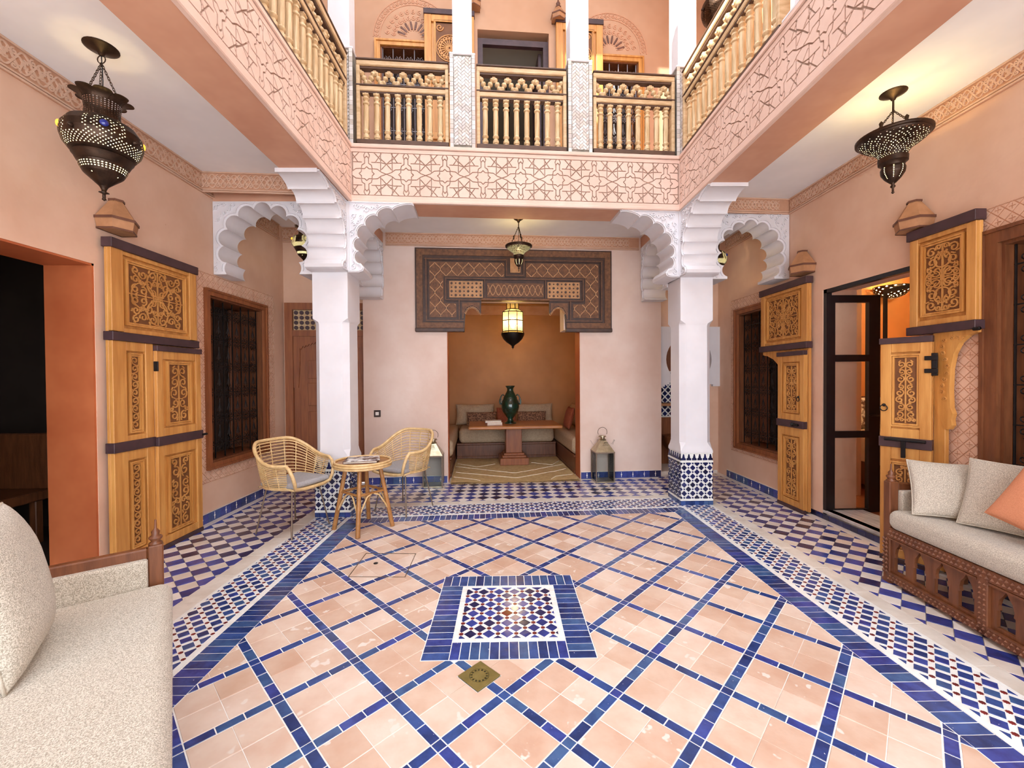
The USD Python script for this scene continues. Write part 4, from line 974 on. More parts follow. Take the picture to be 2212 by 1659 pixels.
# ---- fountain arch, back right
W = off(BW, z=-.17)
fo = thing('wall_fountain', 'white plaster horseshoe arch over a tiled fountain recess behind the right column', 'fountain')
hs = union_all([Point(2.66, 1.66).buffer(.34, quad_segs=10), rect(2.40, 1.2, 2.92, 1.60)]); hs = hs.union(rect(2.37, 1.2, 2.95, 1.345)).union(rect(2.30, 1.2, 3.02, 1.30))
part(fo, 'arch_plate', MB().poly(rect(2.24, 1.27, 3.165, 2.13).difference(hs), .05, W), 'white', False)
part(fo, 'recess', MB().box(2.25, 3.05, 0, 2.05, -.55, -.5, W).box(2.2, 2.27, 0, 2.05, -.5, -.15, W).box(3.0, 3.07, 0, 2.05, -.5, -.15, W).box(2.2, 3.07, 2.0, 2.06, -.5, -.15, W), 'brown_wood', False)
part(fo, 'tile_ground', MB().box(2.27, 3.0, .78, 1.5, -.5, -.488, W), 'white_tile', False)
bl, st = zellige(rect(2.28, .80, 2.99, 1.48), (2.6, 1.1), .075, .054, .012)
for q in bl: part(fo, 'navy_tile', MB().tile(q, 0, .004, .0008, off(W, z=-.488)), 'navy', False)
part(fo, 'shelf', MB().box(2.27, 3.0, .97, 1.01, -.49, -.25, W, .008), 'sconce', False)
part(fo, 'basin', MB().lathe([(0, .30), (.17, .32), (.21, .42), (.23, .52), (.21, .525), (.18, .42), (0, .36)], 20, axes((BW @ np.array([2.64, 0, -.42, 1]))[:3], (1, 0, 0), (0, 1, 0), (0, 0, 1))).lathe([(.12, .0), (.10, .06), (.07, .2), (.1, .31)], 16, mtx((BW @ np.array([2.64, 0, -.42, 1]))[:3])), 'walnut', True)
part(fo, 'sill', MB().box(2.2, 3.1, .0, .05, -.5, .035, W, .006), 'cream_tile', False)

# ---- painted wooden screen around the niche opening
sc = thing('carved_screen', 'dark carved and painted wooden screen framing the top of the lounge niche', 'screen')
def X(x): return -1.19 + (x - 48) / 438
def Yc(y): return 3.145 - (y - 205) / 456
def R4(a, b, c, d): return rect(X(a), Yc(d), X(c), Yc(b))
half = [(330, 712), (334, 640), (338, 598), (352, 572), (375, 562), (398, 572), (412, 590), (424, 606), (428, 600), (430, 515)]
op = Polygon([(X(a), Yc(b)) for a, b in half] + [(X(1263 - a), Yc(b)) for a, b in half[::-1]])
outer = rect(X(48), Yc(702), X(1215), Yc(205))
part(sc, 'backing_board', MB().poly(outer.difference(op.buffer(0)), .03, W0 := off(BW, z=.0)), 'screen_dark', False)
def rail_(pts, w, d=.02, m='screen_dark', name='moulding'):
    l = LineString([(X(a), Yc(b)) for a, b in pts]); p = part(sc, name, MB().poly(l.buffer(w, cap_style=2, join_style=2).intersection(outer), d, off(BW, z=.03)), m, False)
    part(p, 'beading', MB().poly(l.buffer(w * .3, cap_style=2, join_style=2).intersection(outer), .006, off(BW, z=.03 + d)), 'screen_mid', False); return p
def mir(p): return [(1263 - a, b) for a, b in p]
part(sc, 'painted_border', MB().poly(outer.buffer(-.02, join_style=2).difference(outer.buffer(-.10, join_style=2)).difference(rect(X(325), Yc(720), X(938), Yc(620))), .012, off(BW, z=.03)), 'screen_mid', False)
for f in (lambda p: p, mir):
    rail_(f([(112, 268), (112, 645), (330, 645)]), .018); rail_(f([(105, 274), (580, 274), (580, 368), (632, 368)]), .018)
    rail_(f([(224, 518), (224, 390), (632, 390)]), .016); rail_(f([(224, 520), (430, 520)]), .014); rail_(f([(302, 522), (302, 640)]), .014); rail_(f([(452, 395), (452, 512)]), .012)
    top = R4(130, 290, 568, 378) if f([(0, 0)])[0][0] == 0 else rect(X(1263 - 568), Yc(378), X(1133), Yc(290))
    a = f([(0, 0)])[0][0] == 0
    side = R4(130, 290, 212, 625) if a else R4(1051, 290, 1133, 625); foot = R4(130, 540, 285, 625) if a else R4(978, 540, 1133, 625)
    field = union_all([top, side, foot])
    p = part(sc, 'ogee_panel', MB().poly(field, .008, off(BW, z=.03)), 'screen_mid', False, label='panel painted with a gold ogee lattice')
    L = []; x0, y0, x1, y1 = field.bounds; s = np.linspace(0, 1, 9); px, py = .148, .205
    for i in range(int((x1 - x0) / px) + 2):
        for j in range(-1, int((y1 - y0) / py) + 2):
            cx_, cy_ = x0 + i * px, y1 - .1 - j * py
            for e in (-1, 1):
                L.append(np.c_[cx_ + e * px / 2 * (.5 - .5 * np.cos(s * PI)), cy_ + py / 2 * s + 0 * s]); L.append(np.c_[cx_ + e * px / 2 * (.5 - .5 * np.cos(s * PI)), cy_ - py / 2 * s])
    part(p, 'gold_lattice', curves_mesh(L, .0045, .005, off(BW, z=.038), field.buffer(-.008)), 'screen_gold', False)
    mb = MB()
    for i in range(int((x1 - x0) / px) + 2):
        for j in range(-1, int((y1 - y0) / py) + 2):
            for c in ((x0 + i * px, y1 - .1 - j * py), (x0 + (i + .5) * px, y1 - .1 - (j + .5) * py)):
                d_ = Polygon([(c[0], c[1] - .034), (c[0] + .02, c[1]), (c[0], c[1] + .034), (c[0] - .02, c[1])]).intersection(field.buffer(-.012))
                mb.poly(d_, .003, off(BW, z=.038))
    if mb.n: part(p, 'dark_lozenges', mb, 'screen_dark', False, kind='stuff')
    star = R4(245, 405, 440, 505) if a else R4(823, 405, 1018, 505)
    p = part(sc, 'star_panel', MB().poly(star, .01, off(BW, z=.03)), 'screen_gold', False); x0, y0, x1, y1 = star.bounds; mb = MB()
    for i in range(8):
        for j in range(4):
            mb.poly(Polygon(star8((x0 + .03 + i * (x1 - x0 - .06) / 7, y0 + .03 + j * (y1 - y0 - .06) / 3), .02 if (i + j) % 2 else .012, .013 if (i + j) % 2 else .009)), .003, off(BW, z=.04))
    part(p, 'dark_stars', mb, 'screen_dark', False, kind='stuff')
    ar = R4(318, 535, 424, 632) if a else R4(839, 535, 945, 632)
    part(sc, 'arch_corner', MB().poly(ar.difference(op.buffer(.02)), .014, off(BW, z=.03)), 'screen_mid', False)
    al = LineString([(X(q[0]), Yc(q[1])) for q in f(half[2:8])])
    mb = MB()
    for k in np.linspace(0, 1, 11): q = al.interpolate(k, normalized=True); mb.poly(q.buffer(.013, quad_segs=3).difference(q.buffer(.007, quad_segs=3)), .02, off(BW, z=.028))
    part(sc, 'beaded_arch', mb, 'screen_gold', False)
    part(sc, 'side_bottom_rail', MB().box(*((X(48), X(332)) if a else (X(931), X(1215))), Yc(714), Yc(690), 0, .06, BW, b=.006), 'screen_dark', False)
cen = R4(465, 415, 800, 500)
p = part(sc, 'centre_panel', MB().poly(cen, .01, off(BW, z=.03)), 'screen_mid', False); x0, y0, x1, y1 = cen.bounds
L = [np.c_[np.linspace(x0, x1, 60), (y0 + y1) / 2 + s * .07 * np.cos(np.linspace(0, 10 * PI, 60))] for s in (-1, 1)]
part(p, 'gold_lattice', curves_mesh(L, .004, .005, off(BW, z=.04), cen.buffer(-.008)), 'screen_gold', False)
part(sc, 'notch_panel', MB().poly(R4(602, 262, 662, 350), .012, off(BW, z=.03)), 'screen_gold', False)
part(sc, 'lintel', MB().box(X(428), X(836), Yc(522), Yc(508), -.05, .06, BW, b=.006), 'screen_mid', False)
# ---------------------------------------------------------------- upper floor: piers, balustrades, wall fittings
ZF = 3.775
def pier(W, x0, x1, label, faces=1, top=7.3, h=.96, deep=.26, cw=.20):
    """pier clad in small grey bricks with a white column on it; W: x along, y up, z towards the court"""
    t = thing('upper_column', label, 'column', 'tiled piers of the upper gallery'); c = (x0 + x1) / 2; w = (x1 - x0) / 2
    part(t, 'pier_core', MB().box(x0 + .012, x1 - .012, ZF, ZF + h, -deep, -.012, W), 'plate_tile', False)
    b = .026; R = rect(x0 + .045, ZF + .03, x1 - .045, ZF + h - .03)
    n = int((x1 - x0 + h) / b) + 4
    polys = []
    for i in range(-n, n):
        for j in range(-n, n):
            if (i - j) % 4 == 0: q = [(i * b, j * b), ((i + 2) * b, j * b), ((i + 2) * b, (j + 1) * b), (i * b, (j + 1) * b)]
            elif (i - j) % 4 == 3: q = [(i * b, j * b), ((i + 1) * b, j * b), ((i + 1) * b, (j + 2) * b), (i * b, (j + 2) * b)]
            else: continue
            q = np.array(q); m_ = q.mean(0); q = m_ + (q - m_) * np.array([1 - .0024 / max(np.ptp(q[:, 0]), .01), 1 - .0024 / max(np.ptp(q[:, 1]), .01)])
            r = np.c_[(q[:, 0] - q[:, 1]) * .7071 + c, (q[:, 0] + q[:, 1]) * .7071 + ZF + h / 2]
            polys += quads(Polygon(r).intersection(R), 1.5e-4)
    tiles(t, 'pier_brick', polys, 'pier_tile', z=(-.012, -.004), ch=.001, M4=W, jit=.001, cap=230)
    for xx in (x0 + .005, x1 - .04):
        for k in range(int(h / .048)):
            part(t, 'edge_tile', MB().tile([(xx, ZF + k * .048 + .001), (xx + .035, ZF + k * .048 + .001), (xx + .035, ZF + (k + 1) * .048 - .001), (xx, ZF + (k + 1) * .048 - .001)], -.012, -.004, .001, W), 'pier_tile', False)
    part(t, 'white_shaft', MB().box(c - cw / 2, c + cw / 2, ZF + h - .01, top, -.03 - cw, -.03, W, b=.006).box(x0, x1, ZF + h - .012, ZF + h + .012, -deep, -.002, W, b=.006), 'white', False)
    return t
pier(BF, -.552, -.285, 'grey herringbone pier with white column, left of the middle balustrade')
pier(BF, .678, .945, 'grey herringbone pier with white column, right of the middle balustrade')
pier(BF, -1.80, -1.51, 'grey tiled corner pier with white column, upper left corner', cw=.21)
pier(BF, 1.86, 2.13, 'grey tiled corner pier with white column, upper right corner', cw=.21)
pier(off(LF, z=-.02), 2.24, 2.64, 'white upper pier on the left side at the top edge of the view', h=.05)
pier(off(RF, z=-.02), 2.5, 2.87, 'white upper pier on the right side at the top edge of the view', h=.05)

BAL = [(.020, 0), (.020, .02), (.026, .026), (.026, .05), (.019, .058), (.017, .07), (.027, .085), (.027, .095), (.020, .104), (.0225, .115), (.0235, .24), (.021, .345), (.019, .352), (.027, .362), (.027, .374), (.017, .388), (.020, .402), (.027, .412), (.023, .428), (.017, .436), (.026, .446), (.026, .462)]
KN = [(.0, -.055), (.017, -.055), (.017, -.046), (.010, -.04), (.026, -.026), (.030, -.014), (.022, -.004), (.022, .004), (.030, .014), (.026, .026), (.010, .04), (.017, .046), (.017, .055), (0, .055)]
def balustrade(W, x0, x1, label, n, z=-.06):
    t = thing('balustrade', label, 'balustrade', 'turned wooden balustrades of the upper gallery')
    D = off(W, z=z)
    part(t, 'hand_rail', MB().box(x0, x1, 4.572, 4.628, -.045, .045, D, b=.008), 'rail', False); part(t, 'rail_cap', MB().box(x0, x1, 4.628, 4.645, -.052, .052, D, b=.004), 'rail_dark', False)
    part(t, 'middle_rail', MB().box(x0, x1, 4.322, 4.372, -.04, .04, D, b=.006), 'rail', False); part(t, 'middle_cap', MB().box(x0, x1, 4.372, 4.388, -.046, .046, D, b=.004), 'rail_dark', False)
    part(t, 'upper_batten', MB().box(x0, x1, 4.552, 4.574, -.03, .03, D), 'rail_dark', False); part(t, 'lower_batten', MB().box(x0, x1, 4.306, 4.322, -.03, .03, D), 'rail_dark', False)
    part(t, 'bottom_rail', MB().box(x0, x1, 3.785, 3.835, -.045, .045, D, b=.006), 'rail_dark', False)
    for x in (x0, x1 - .035): part(t, 'end_stile', MB().box(x, x + .035, 3.80, 4.60, -.042, .042, D, b=.005), 'rail', False)
    a, b = x0 + .035, x1 - .035; st = (b - a) / n
    R = axes((0, 0, 0), (1, 0, 0), (0, 0, -1), (0, 1, 0))            # lathe axis (z) to the wall's y
    for k in range(n):
        part(t, 'baluster', MB().lathe([(r * 1.2, q * 1.025) for r, q in BAL], 16, off(D, a + (k + .5) * st, 3.834) @ R, (.11, .345, 8, .26)).box(a + (k + .5) * st - .031, a + (k + .5) * st + .031, 4.288, 4.307, -.03, .03, D, .004), 'baluster', 40)
    mbk = None
    m = max(2, int(round((b - a) / .072))); e = (b - a) / m; zt, zb = 4.545, 4.395
    for k in range(m):                                             # zigzag of turned spindles
        x0_, x1_ = a + k * e, a + (k + 1) * e; y0_, y1_ = (zt, zb) if k % 2 == 0 else (zb, zt); L_ = math.hypot(e, zt - zb); u = np.array([e, y1_ - y0_, 0]) / L_
        A = axes((x0_, y0_, 0), np.cross([0, 0, 1.], u), (0, 0, 1), u)
        pr = [(.006, 0), (.013, L_ * .06), (.027, L_ * .17), (.028, L_ * .24), (.015, L_ * .33), (.012, L_ * .36), (.026, L_ * .44), (.029, L_ * .5), (.026, L_ * .56), (.012, L_ * .64), (.015, L_ * .67), (.028, L_ * .76), (.027, L_ * .83), (.013, L_ * .94), (.006, L_)]
        p = part(t, 'turned_spindle', MB().lathe(pr, 10, D @ A), 'baluster', 40)
        part(p, 'block', MB().box(x0_ - .017, x0_ + .017, y0_ - (.022 if y0_ == zt else 0), y0_ + (0 if y0_ == zt else .022), -.018, .018, D, .004), 'rail', False)
    return t
balustrade(BF, -1.485, -.562, 'turned wooden balustrade panel on the back side, left of the three', 8)
balustrade(BF, -.275, .668, 'turned wooden balustrade panel on the back side, middle of the three', 8)
balustrade(BF, .955, 1.85, 'turned wooden balustrade panel on the back side, right of the three', 8)
balustrade(LF, 2.66, 4.23, 'turned wooden balustrade along the upper left gallery', 14)
balustrade(RF, 2.89, 4.46, 'turned wooden balustrade along the upper right gallery', 14)

# upper windows, doorway, leaves, stucco fans
W = BW
window(4, W, -1.61, -.74, 4.52, 5.78, 'grilled upper window with honey wood frame behind the left balustrade panel', None, fr=.05, nb=6, rows=4, gm='iron_grey', gz=-.02, wood='cedar', curt=False)
window(5, W, 1.07, 1.87, 4.52, 5.75, 'grilled upper window with honey wood frame behind the right balustrade panel', None, fr=.05, nb=6, rows=4, gm='iron_grey', gz=-.02, wood='cedar', curt=False)
t = thing('door_4', 'upper doorway with dark frame behind the middle balustrade panel', 'doorway', kind='structure')
part(t, 'frame', MB().poly(rect(-.34, 3.78, .625, 6.075).difference(rect(-.27, 3.7, .555, 5.93)).difference(rect(-.34, 6.01, .625, 6.1)), .06, off(W, z=-.12)), 'dark_band', False)
part(t, 'open_leaf', MB().box(.50, .545, 3.80, 5.92, -.75, -.16, W, b=.004), 'dark_band', False)
o = (BW @ np.array([0, 0, -.3, 1]))[:3]
room('upper_room', -1.6, 1.9, 6.0, 8.6, 3.76, 6.25, 'wen', 'grey_room', 'pale grey room behind the upper doorway')
def leaf_up(x0, x1, y1, label, side):
    t = thing('carved_shutter', label, 'door leaf', 'carved cedar door leaves'); D = off(W, z=.02)
    part(t, 'back_board', MB().box(x0, x1, 3.80, y1 - .06, 0, .022, D, .003), 'cedar', False)
    part(t, 'dark_band', MB().box(x0 - .008, x1 + .008, y1 - .07, y1, -.005, .06, D, .004), 'dark_band', False)
    for a, b in ((x0, x0 + .09), (x1 - .09, x1)): part(t, 'stile', MB().box(a, b, 3.80, y1 - .07, .022, .048, D, .003), 'cedar', False)
    for b in (y1 - .07, y1 - .86, y1 - 1.6): part(t, 'rail', MB().box(x0 + .09, x1 - .09, b - .09, b, .022, .046, D, .003), 'cedar', False)
    w = x1 - x0 - .30; c = ((x0 + x1) / 2, y1 - .49)
    carved_panel(t, D, c[0] - w / 2, c[0] + w / 2, c[1] - .33, c[1] + .33, .026, 'rosette', lw=.006)
    return t
leaf_up(-1.035, -.385, 6.25, 'carved cedar leaf with a rosette on the upper wall, left of the upper doorway', 1)
leaf_up(.715, 1.355, 6.25, 'carved cedar leaf with a rosette on the upper wall, right of the upper doorway', -1)
def fan(cx, cy, r, label):
    t = thing('stucco_fan', label, 'wall ornament'); L = []
    for a in np.linspace(.06, PI - .06, 29): L.append(spiral((cx + r * .92 * math.cos(a), cy + r * .92 * math.sin(a)), r * .05, 1.2, a, 1, 12))
    L.append(circ((cx, cy), r, 40, 0, PI)); L.append(circ((cx, cy), r * .84, 40, 0, PI))
    for a in np.linspace(.25, PI - .25, 9): L.append(np.array([[cx + r * .2 * math.cos(a), cy + r * .2 * math.sin(a)], [cx + r * .36 * math.cos(a), cy + r * .36 * math.sin(a)]]))
    for q in (.5, .66):
        for a in np.linspace(.2, PI - .2, 13): L.append(spiral((cx + r * q * math.cos(a), cy + r * q * math.sin(a)), r * .06, 1.2, a, 1, 12))
    part(t, 'carving', curves_mesh(L, .007, .006, W, None), 'stucco', False)
    mb = MB()
    for a in np.linspace(.35, PI - .35, 8): mb.poly(LineString([(cx + r * .24 * math.cos(a), cy + r * .24 * math.sin(a)), (cx + r * .4 * math.cos(a), cy + r * .4 * math.sin(a))]).buffer(.012), .008, W)
    part(t, 'fan_petals', mb, 'sconce_dark', False, kind='stuff')
fan(-1.18, 5.90, .52, 'half-round carved stucco fan over the left upper window')
fan(1.47, 5.88, .52, 'half-round carved stucco fan over the right upper window')
# roof of the upper gallery and an added wall behind the camera that blocks sun, all out of the picture
struct('ceiling', MB().poly(Polygon([(-3.3, yb(4.3, -3.3)), (3.4, yb(4.3, 3.4)), (3.4, 6.3), (-3.3, 6.3)]), .3, mtx((0, 0, 7.3))).box(-3.3, -1.55, -1.2, 4.3, 6.2, 6.5).box(1.9, 3.4, -1.2, 4.5, 7.0, 7.3), 'ceil', 'flat roof of the upper gallery', 'ceiling')
struct('wall_front', MB().box(-3.3, 3.4, -.5, -.2, 3.2, 6.5), 'wall_up', 'unseen upper wall added on the camera side to block the sun', 'wall')

# ---- wooden wall sconces
def sconce(W, x, y, label, s=1., finial=False):
    t = thing('wall_sconce', label, 'wall lamp', 'hexagonal wooden wall sconces'); c = (W @ np.array([x, y, .0, 1]))[:3]
    m = axes(c, W[:3, 0], W[:3, 2], (0, 0, 1)) @ mtx((0, .06 * s, 0))
    a = np.arange(6) * PI / 3 + PI / 6
    def hexa(z0, r0, z1, r1, mb): 
        P = np.array([[(r * math.cos(q), max(r * math.sin(q), -.058 * s), z) for q in np.r_[a, a[:1]]] for z, r in ((z0, r0), (z1, r1))]); return mb.grid(P, m, True)
    mb = MB(); hexa(-.075 * s, .108 * s, -.0 * s, .122 * s, mb); hexa(-.075 * s, .0, -.075 * s, .108 * s, mb); part(t, 'body', mb, 'sconce', False)
    mb = MB(); hexa(-.012 * s, .127 * s, .006, .127 * s, mb); hexa(-.08 * s, .112 * s, -.068 * s, .112 * s, mb); part(t, 'banding', mb, 'sconce_dark', False)
    mb = MB(); hexa(0, .122 * s, .135 * s, .040 * s, mb); part(t, 'roof', mb, 'sconce', False)
    mb = MB(); hexa(.133 * s, .047 * s, .147 * s, .047 * s, mb); hexa(.147 * s, .047 * s, .1471 * s, 0, mb)
    if finial: mb.lathe([(.02, .14), (.028, .17), (.012, .2), (0, .26)], 8, m)
    part(t, 'cap', mb, 'sconce_dark', False)
    return t
sconce(LW, 3.165, 2.585, 'hexagonal wooden wall sconce above the left carved leaf', 1.05)
sconce(RW, 4.255, 2.53, 'hexagonal wooden wall sconce above the middle right leaf, beside the glazed door', 1.05)
sconce(RW, 3.085, 2.555, 'hexagonal wooden wall sconce above the nearest right leaf', .98)
sconce(BW, .745, 6.27, 'hexagonal wooden sconce with a finial on the upper wall, right of the upper doorway', .85, True)
sconce(BW, -.385, 6.36, 'wooden sconce half hidden by the white column, left of the upper doorway', .85)
# light switch
t = thing('light_switch', 'square dark-framed light switch on the back wall left of the niche', 'light switch')
part(t, 'frame', MB().box(-1.745, -1.658, .905, .995, 0, .011, BW, b=.003), 'switch_dark', False); part(t, 'rocker', MB().box(-1.724, -1.680, .928, .972, .008, .016, BW, b=.003), 'switch_white', False)
# ---------------------------------------------------------------- lamps
def pierced(prof, n, zones, m, fill=.62, mb=None):
    """lathe of sheet metal; in the zones (row numbers) every cell has a hole"""
    mb = mb or MB(); prof = np.array(prof, float); a = np.arange(n + 1) * 2 * PI / n
    P = np.stack([prof[:, :1] * np.cos(a), prof[:, :1] * np.sin(a), prof[:, 1:] * np.ones(n + 1)], -1)
    V, F, k = [], [], 0
    for i in range(len(prof) - 1):
        for j in range(n):
            q = np.array([P[i, j], P[i, j + 1], P[i + 1, j + 1], P[i + 1, j]])
            f = zones(i, j)
            if not f: V.append(q); F += [[k, k + 1, k + 2], [k, k + 2, k + 3]]; k += 4; continue
            mid = (q + np.roll(q, -1, 0)) / 2; c = q.mean(0); d = c + (mid - c) * fill * f
            V += [q, mid, d]
            for s in range(4):
                s1 = (s + 1) % 4; sm = (s - 1) % 4
                F += [[k + s, k + 4 + s, k + 8 + s], [k + s, k + 8 + s, k + 8 + sm], [k + s, k + 8 + sm, k + 4 + sm]]
            k += 12
    return mb.add(np.vstack(V), F, m)
def smooth_prof(p, step=.01):
    p = np.array(p, float); L = np.r_[0, np.cumsum(np.linalg.norm(np.diff(p, axis=0), axis=1))]
    t = np.linspace(0, L[-1], max(2, int(round(L[-1] / step)) + 1)); return np.c_[np.interp(t, L, p[:, 0]), np.interp(t, L, p[:, 1])]
def chain(a, b, r=.0035, link=.022):
    a, b = np.array(a), np.array(b); mb = MB(); L = np.linalg.norm(b - a); n = max(2, int(L / (link * .72))); d = (b - a) / L
    u = np.cross(d, [0, 1., .2]); u /= np.linalg.norm(u); v = np.cross(d, u)
    for k in range(n):
        c = a + d * (k + .5) * L / n; w = u if k % 2 else v; s = np.linspace(0, 2 * PI, 9)[:-1]
        mb.tube(c + np.outer(np.cos(s), d) * link * .55 + np.outer(np.sin(s), w) * link * .28, r * .55, 4, True)
    return mb
def ceiling_plate(t, z, r=.08): part(t, 'ceiling_plate', MB().lathe([(0, z - .05), (.012, z - .048), (.02, z - .03), (r * .8, z - .012), (r, z - .004), (r, z)], 24), 'bronze', True)
def lamp_light(path, r, i, pos, col=(1., .78, .42)):
    l = UsdLux.SphereLight.Define(stage, path); l.CreateRadiusAttr(r); l.CreateIntensityAttr(i); l.CreateColorAttr(Gf.Vec3f(*col)); l.AddTranslateOp().Set(Gf.Vec3d(*map(float, pos)))
def pear_lantern(name, label, loc, zc, s=1., lit=True, group='pierced metal hanging lanterns', power=150.):
    """big pierced pear lantern hanging under the ceiling at height zc; loc is the point on the floor below"""
    t = thing(name, label, 'lantern', group, (loc[0], loc[1], 0)); z0 = zc - .50 * s   # top of the body's neck
    ceiling_plate(t, zc, .085 * s)
    part(t, 'hook_ring', MB().tube(np.c_[.024 * np.cos(np.linspace(0, 2 * PI, 13)[:-1]), np.zeros(12), zc - .072 + .024 * np.sin(np.linspace(0, 2 * PI, 13)[:-1])], .003, 5, True), 'bronze', True)
    crown_z = zc - .29 * s
    for k in range(3):
        a = k * 2 * PI / 3 + .4; part(t, 'chain', chain((0, 0, zc - .095), (.075 * s * math.cos(a), .075 * s * math.sin(a), crown_z)), 'bronze', False)
    part(t, 'cord', MB().tube([[0, 0, zc - .05], [.006, 0, zc - .2], [0, 0, crown_z - .04]], .003, 5), 'black_metal', True)
    mb = MB()
    pr = smooth_prof([(.088 * s, crown_z - .16 * s), (.082 * s, crown_z - .10 * s), (.088 * s, crown_z - .045 * s)], .012 * s); pierced(pr, 32, lambda i, j: 1. if 1 <= i else 0, None, .6, mb)
    part(t, 'crown', mb, 'bronze', 30)
    for k in range(8):
        a = k * PI / 4; u = np.r_[np.linspace(0, .8, 5), .88, .94, .98, 1.]; P = []
        for q in u:
            w = .047 * s * math.sqrt(max(0, 1 - max(0, (q - .45) / .55) ** 2)) + .002 * s
            r = (.088 + .058 * q ** 1.5) * s; z = crown_z - .048 * s + .066 * s * q - .03 * s * q ** 3
            P.append([(r * math.cos(a + e * w / r), r * math.sin(a + e * w / r), z) for e in (-1, -.4, .4, 1)])
        part(t, 'petal', MB().grid(np.array(P)), 'bronze', True)
    b0 = crown_z - .155 * s
    pr = smooth_prof([(.088 * s, b0), (.11 * s, b0 - .006 * s), (.155 * s, b0 - .03 * s), (.184 * s, b0 - .075 * s), (.19 * s, b0 - .12 * s), (.178 * s, b0 - .165 * s), (.15 * s, b0 - .205 * s), (.135 * s, b0 - .215 * s)], .0105 * s)
    K = len(pr); n = 96
    def zone(i, j):
        z = (pr[i, 1] + pr[min(i + 1, K - 1), 1]) / 2; y = (b0 - z) / s; u = (j % 24) - 11.5
        d = math.hypot(u * .0122, (y - .085))
        if .03 < d < .058 and y < .15: return 1.05 if (i + j) % 2 else 0
        if .15 < y < .20: return 1.1 if (i + j) % 2 else 0
        if .075 < d < .10 and y > .03 and y < .15: return 1.05 if (i + j) % 2 else 0
        return 0
    body = part(t, 'body', pierced(pr, n, zone, None, .66), 'bronze', 30, label='pear-shaped body pierced with rings of holes')
    part(t, 'waist_band', MB().lathe([(.137 * s, b0 - .213 * s), (.142 * s, b0 - .222 * s), (.132 * s, b0 - .236 * s), (.12 * s, b0 - .262 * s), (.112 * s, b0 - .266 * s)], 40), 'bronze', 40)
    c0 = b0 - .264 * s
    pr2 = smooth_prof([(.114 * s, c0), (.11 * s, c0 - .025 * s), (.092 * s, c0 - .06 * s), (.05 * s, c0 - .10 * s), (.02 * s, c0 - .13 * s), (.012 * s, c0 - .15 * s)], .0125 * s)
    part(t, 'lower_cone', pierced(pr2, 40, lambda i, j: 1. if 1 <= i <= 3 or (i == 6 and j % 10 == 0) else 0, None, .64), 'bronze', 30)
    part(t, 'finial', MB().lathe([(.012 * s, c0 - .145 * s), (.012 * s, c0 - .16 * s), (.026 * s, c0 - .165 * s), (.008 * s, c0 - .172 * s), (.008 * s, c0 - .20 * s), (.012 * s, c0 - .205 * s), (0, c0 - .215 * s)], 10), 'bronze', True)
    for k in range(4):
        a = (k * 24 + 12) / 96 * 2 * PI; r = .186 * s; z = b0 - .085 * s
        m = axes((r * math.cos(a), r * math.sin(a), z), (-math.sin(a), math.cos(a), 0), (0, 0, 1), (math.cos(a), math.sin(a), 0))
        part(body, 'glass_gem', MB().lathe([(.021 * s, -.006), (.02 * s, .003), (.012 * s, .009), (0, .011)], 12, m), 'gem_blue' if k % 2 else 'gem_amber', True)
        a += PI / 4
        part(body, 'side_knob', MB().lathe([(.0, .018 * s), (.012 * s, .012 * s), (.014 * s, 0)], 8, axes((.189 * s * math.cos(a), .189 * s * math.sin(a), b0 - .13 * s), (-math.sin(a), math.cos(a), 0), (0, 0, 1), (math.cos(a), math.sin(a), 0))), 'bronze', True)
    if lit:
        lamp_light(f'/World/lantern_light_{len(used)}', .022 * s, power, (loc[0], loc[1], b0 - .11 * s))
        part(t, 'glowing_liner', MB().lathe([(.0, b0 - .005 * s), (.1 * s, b0 - .012 * s), (.146 * s, b0 - .035 * s), (.174 * s, b0 - .078 * s), (.18 * s, b0 - .12 * s), (.166 * s, b0 - .165 * s), (.125 * s, b0 - .21 * s), (.1 * s, c0 - .02 * s), (.082 * s, c0 - .06 * s), (.04 * s, c0 - .10 * s), (0, c0 - .13 * s)], 32), 'glow_soft', True)
    return t
LL = pear_lantern('pear_lantern', 'large pierced pear-shaped metal lantern hanging in the left gallery', (-2.43, 2.60), 3.42, 1.)
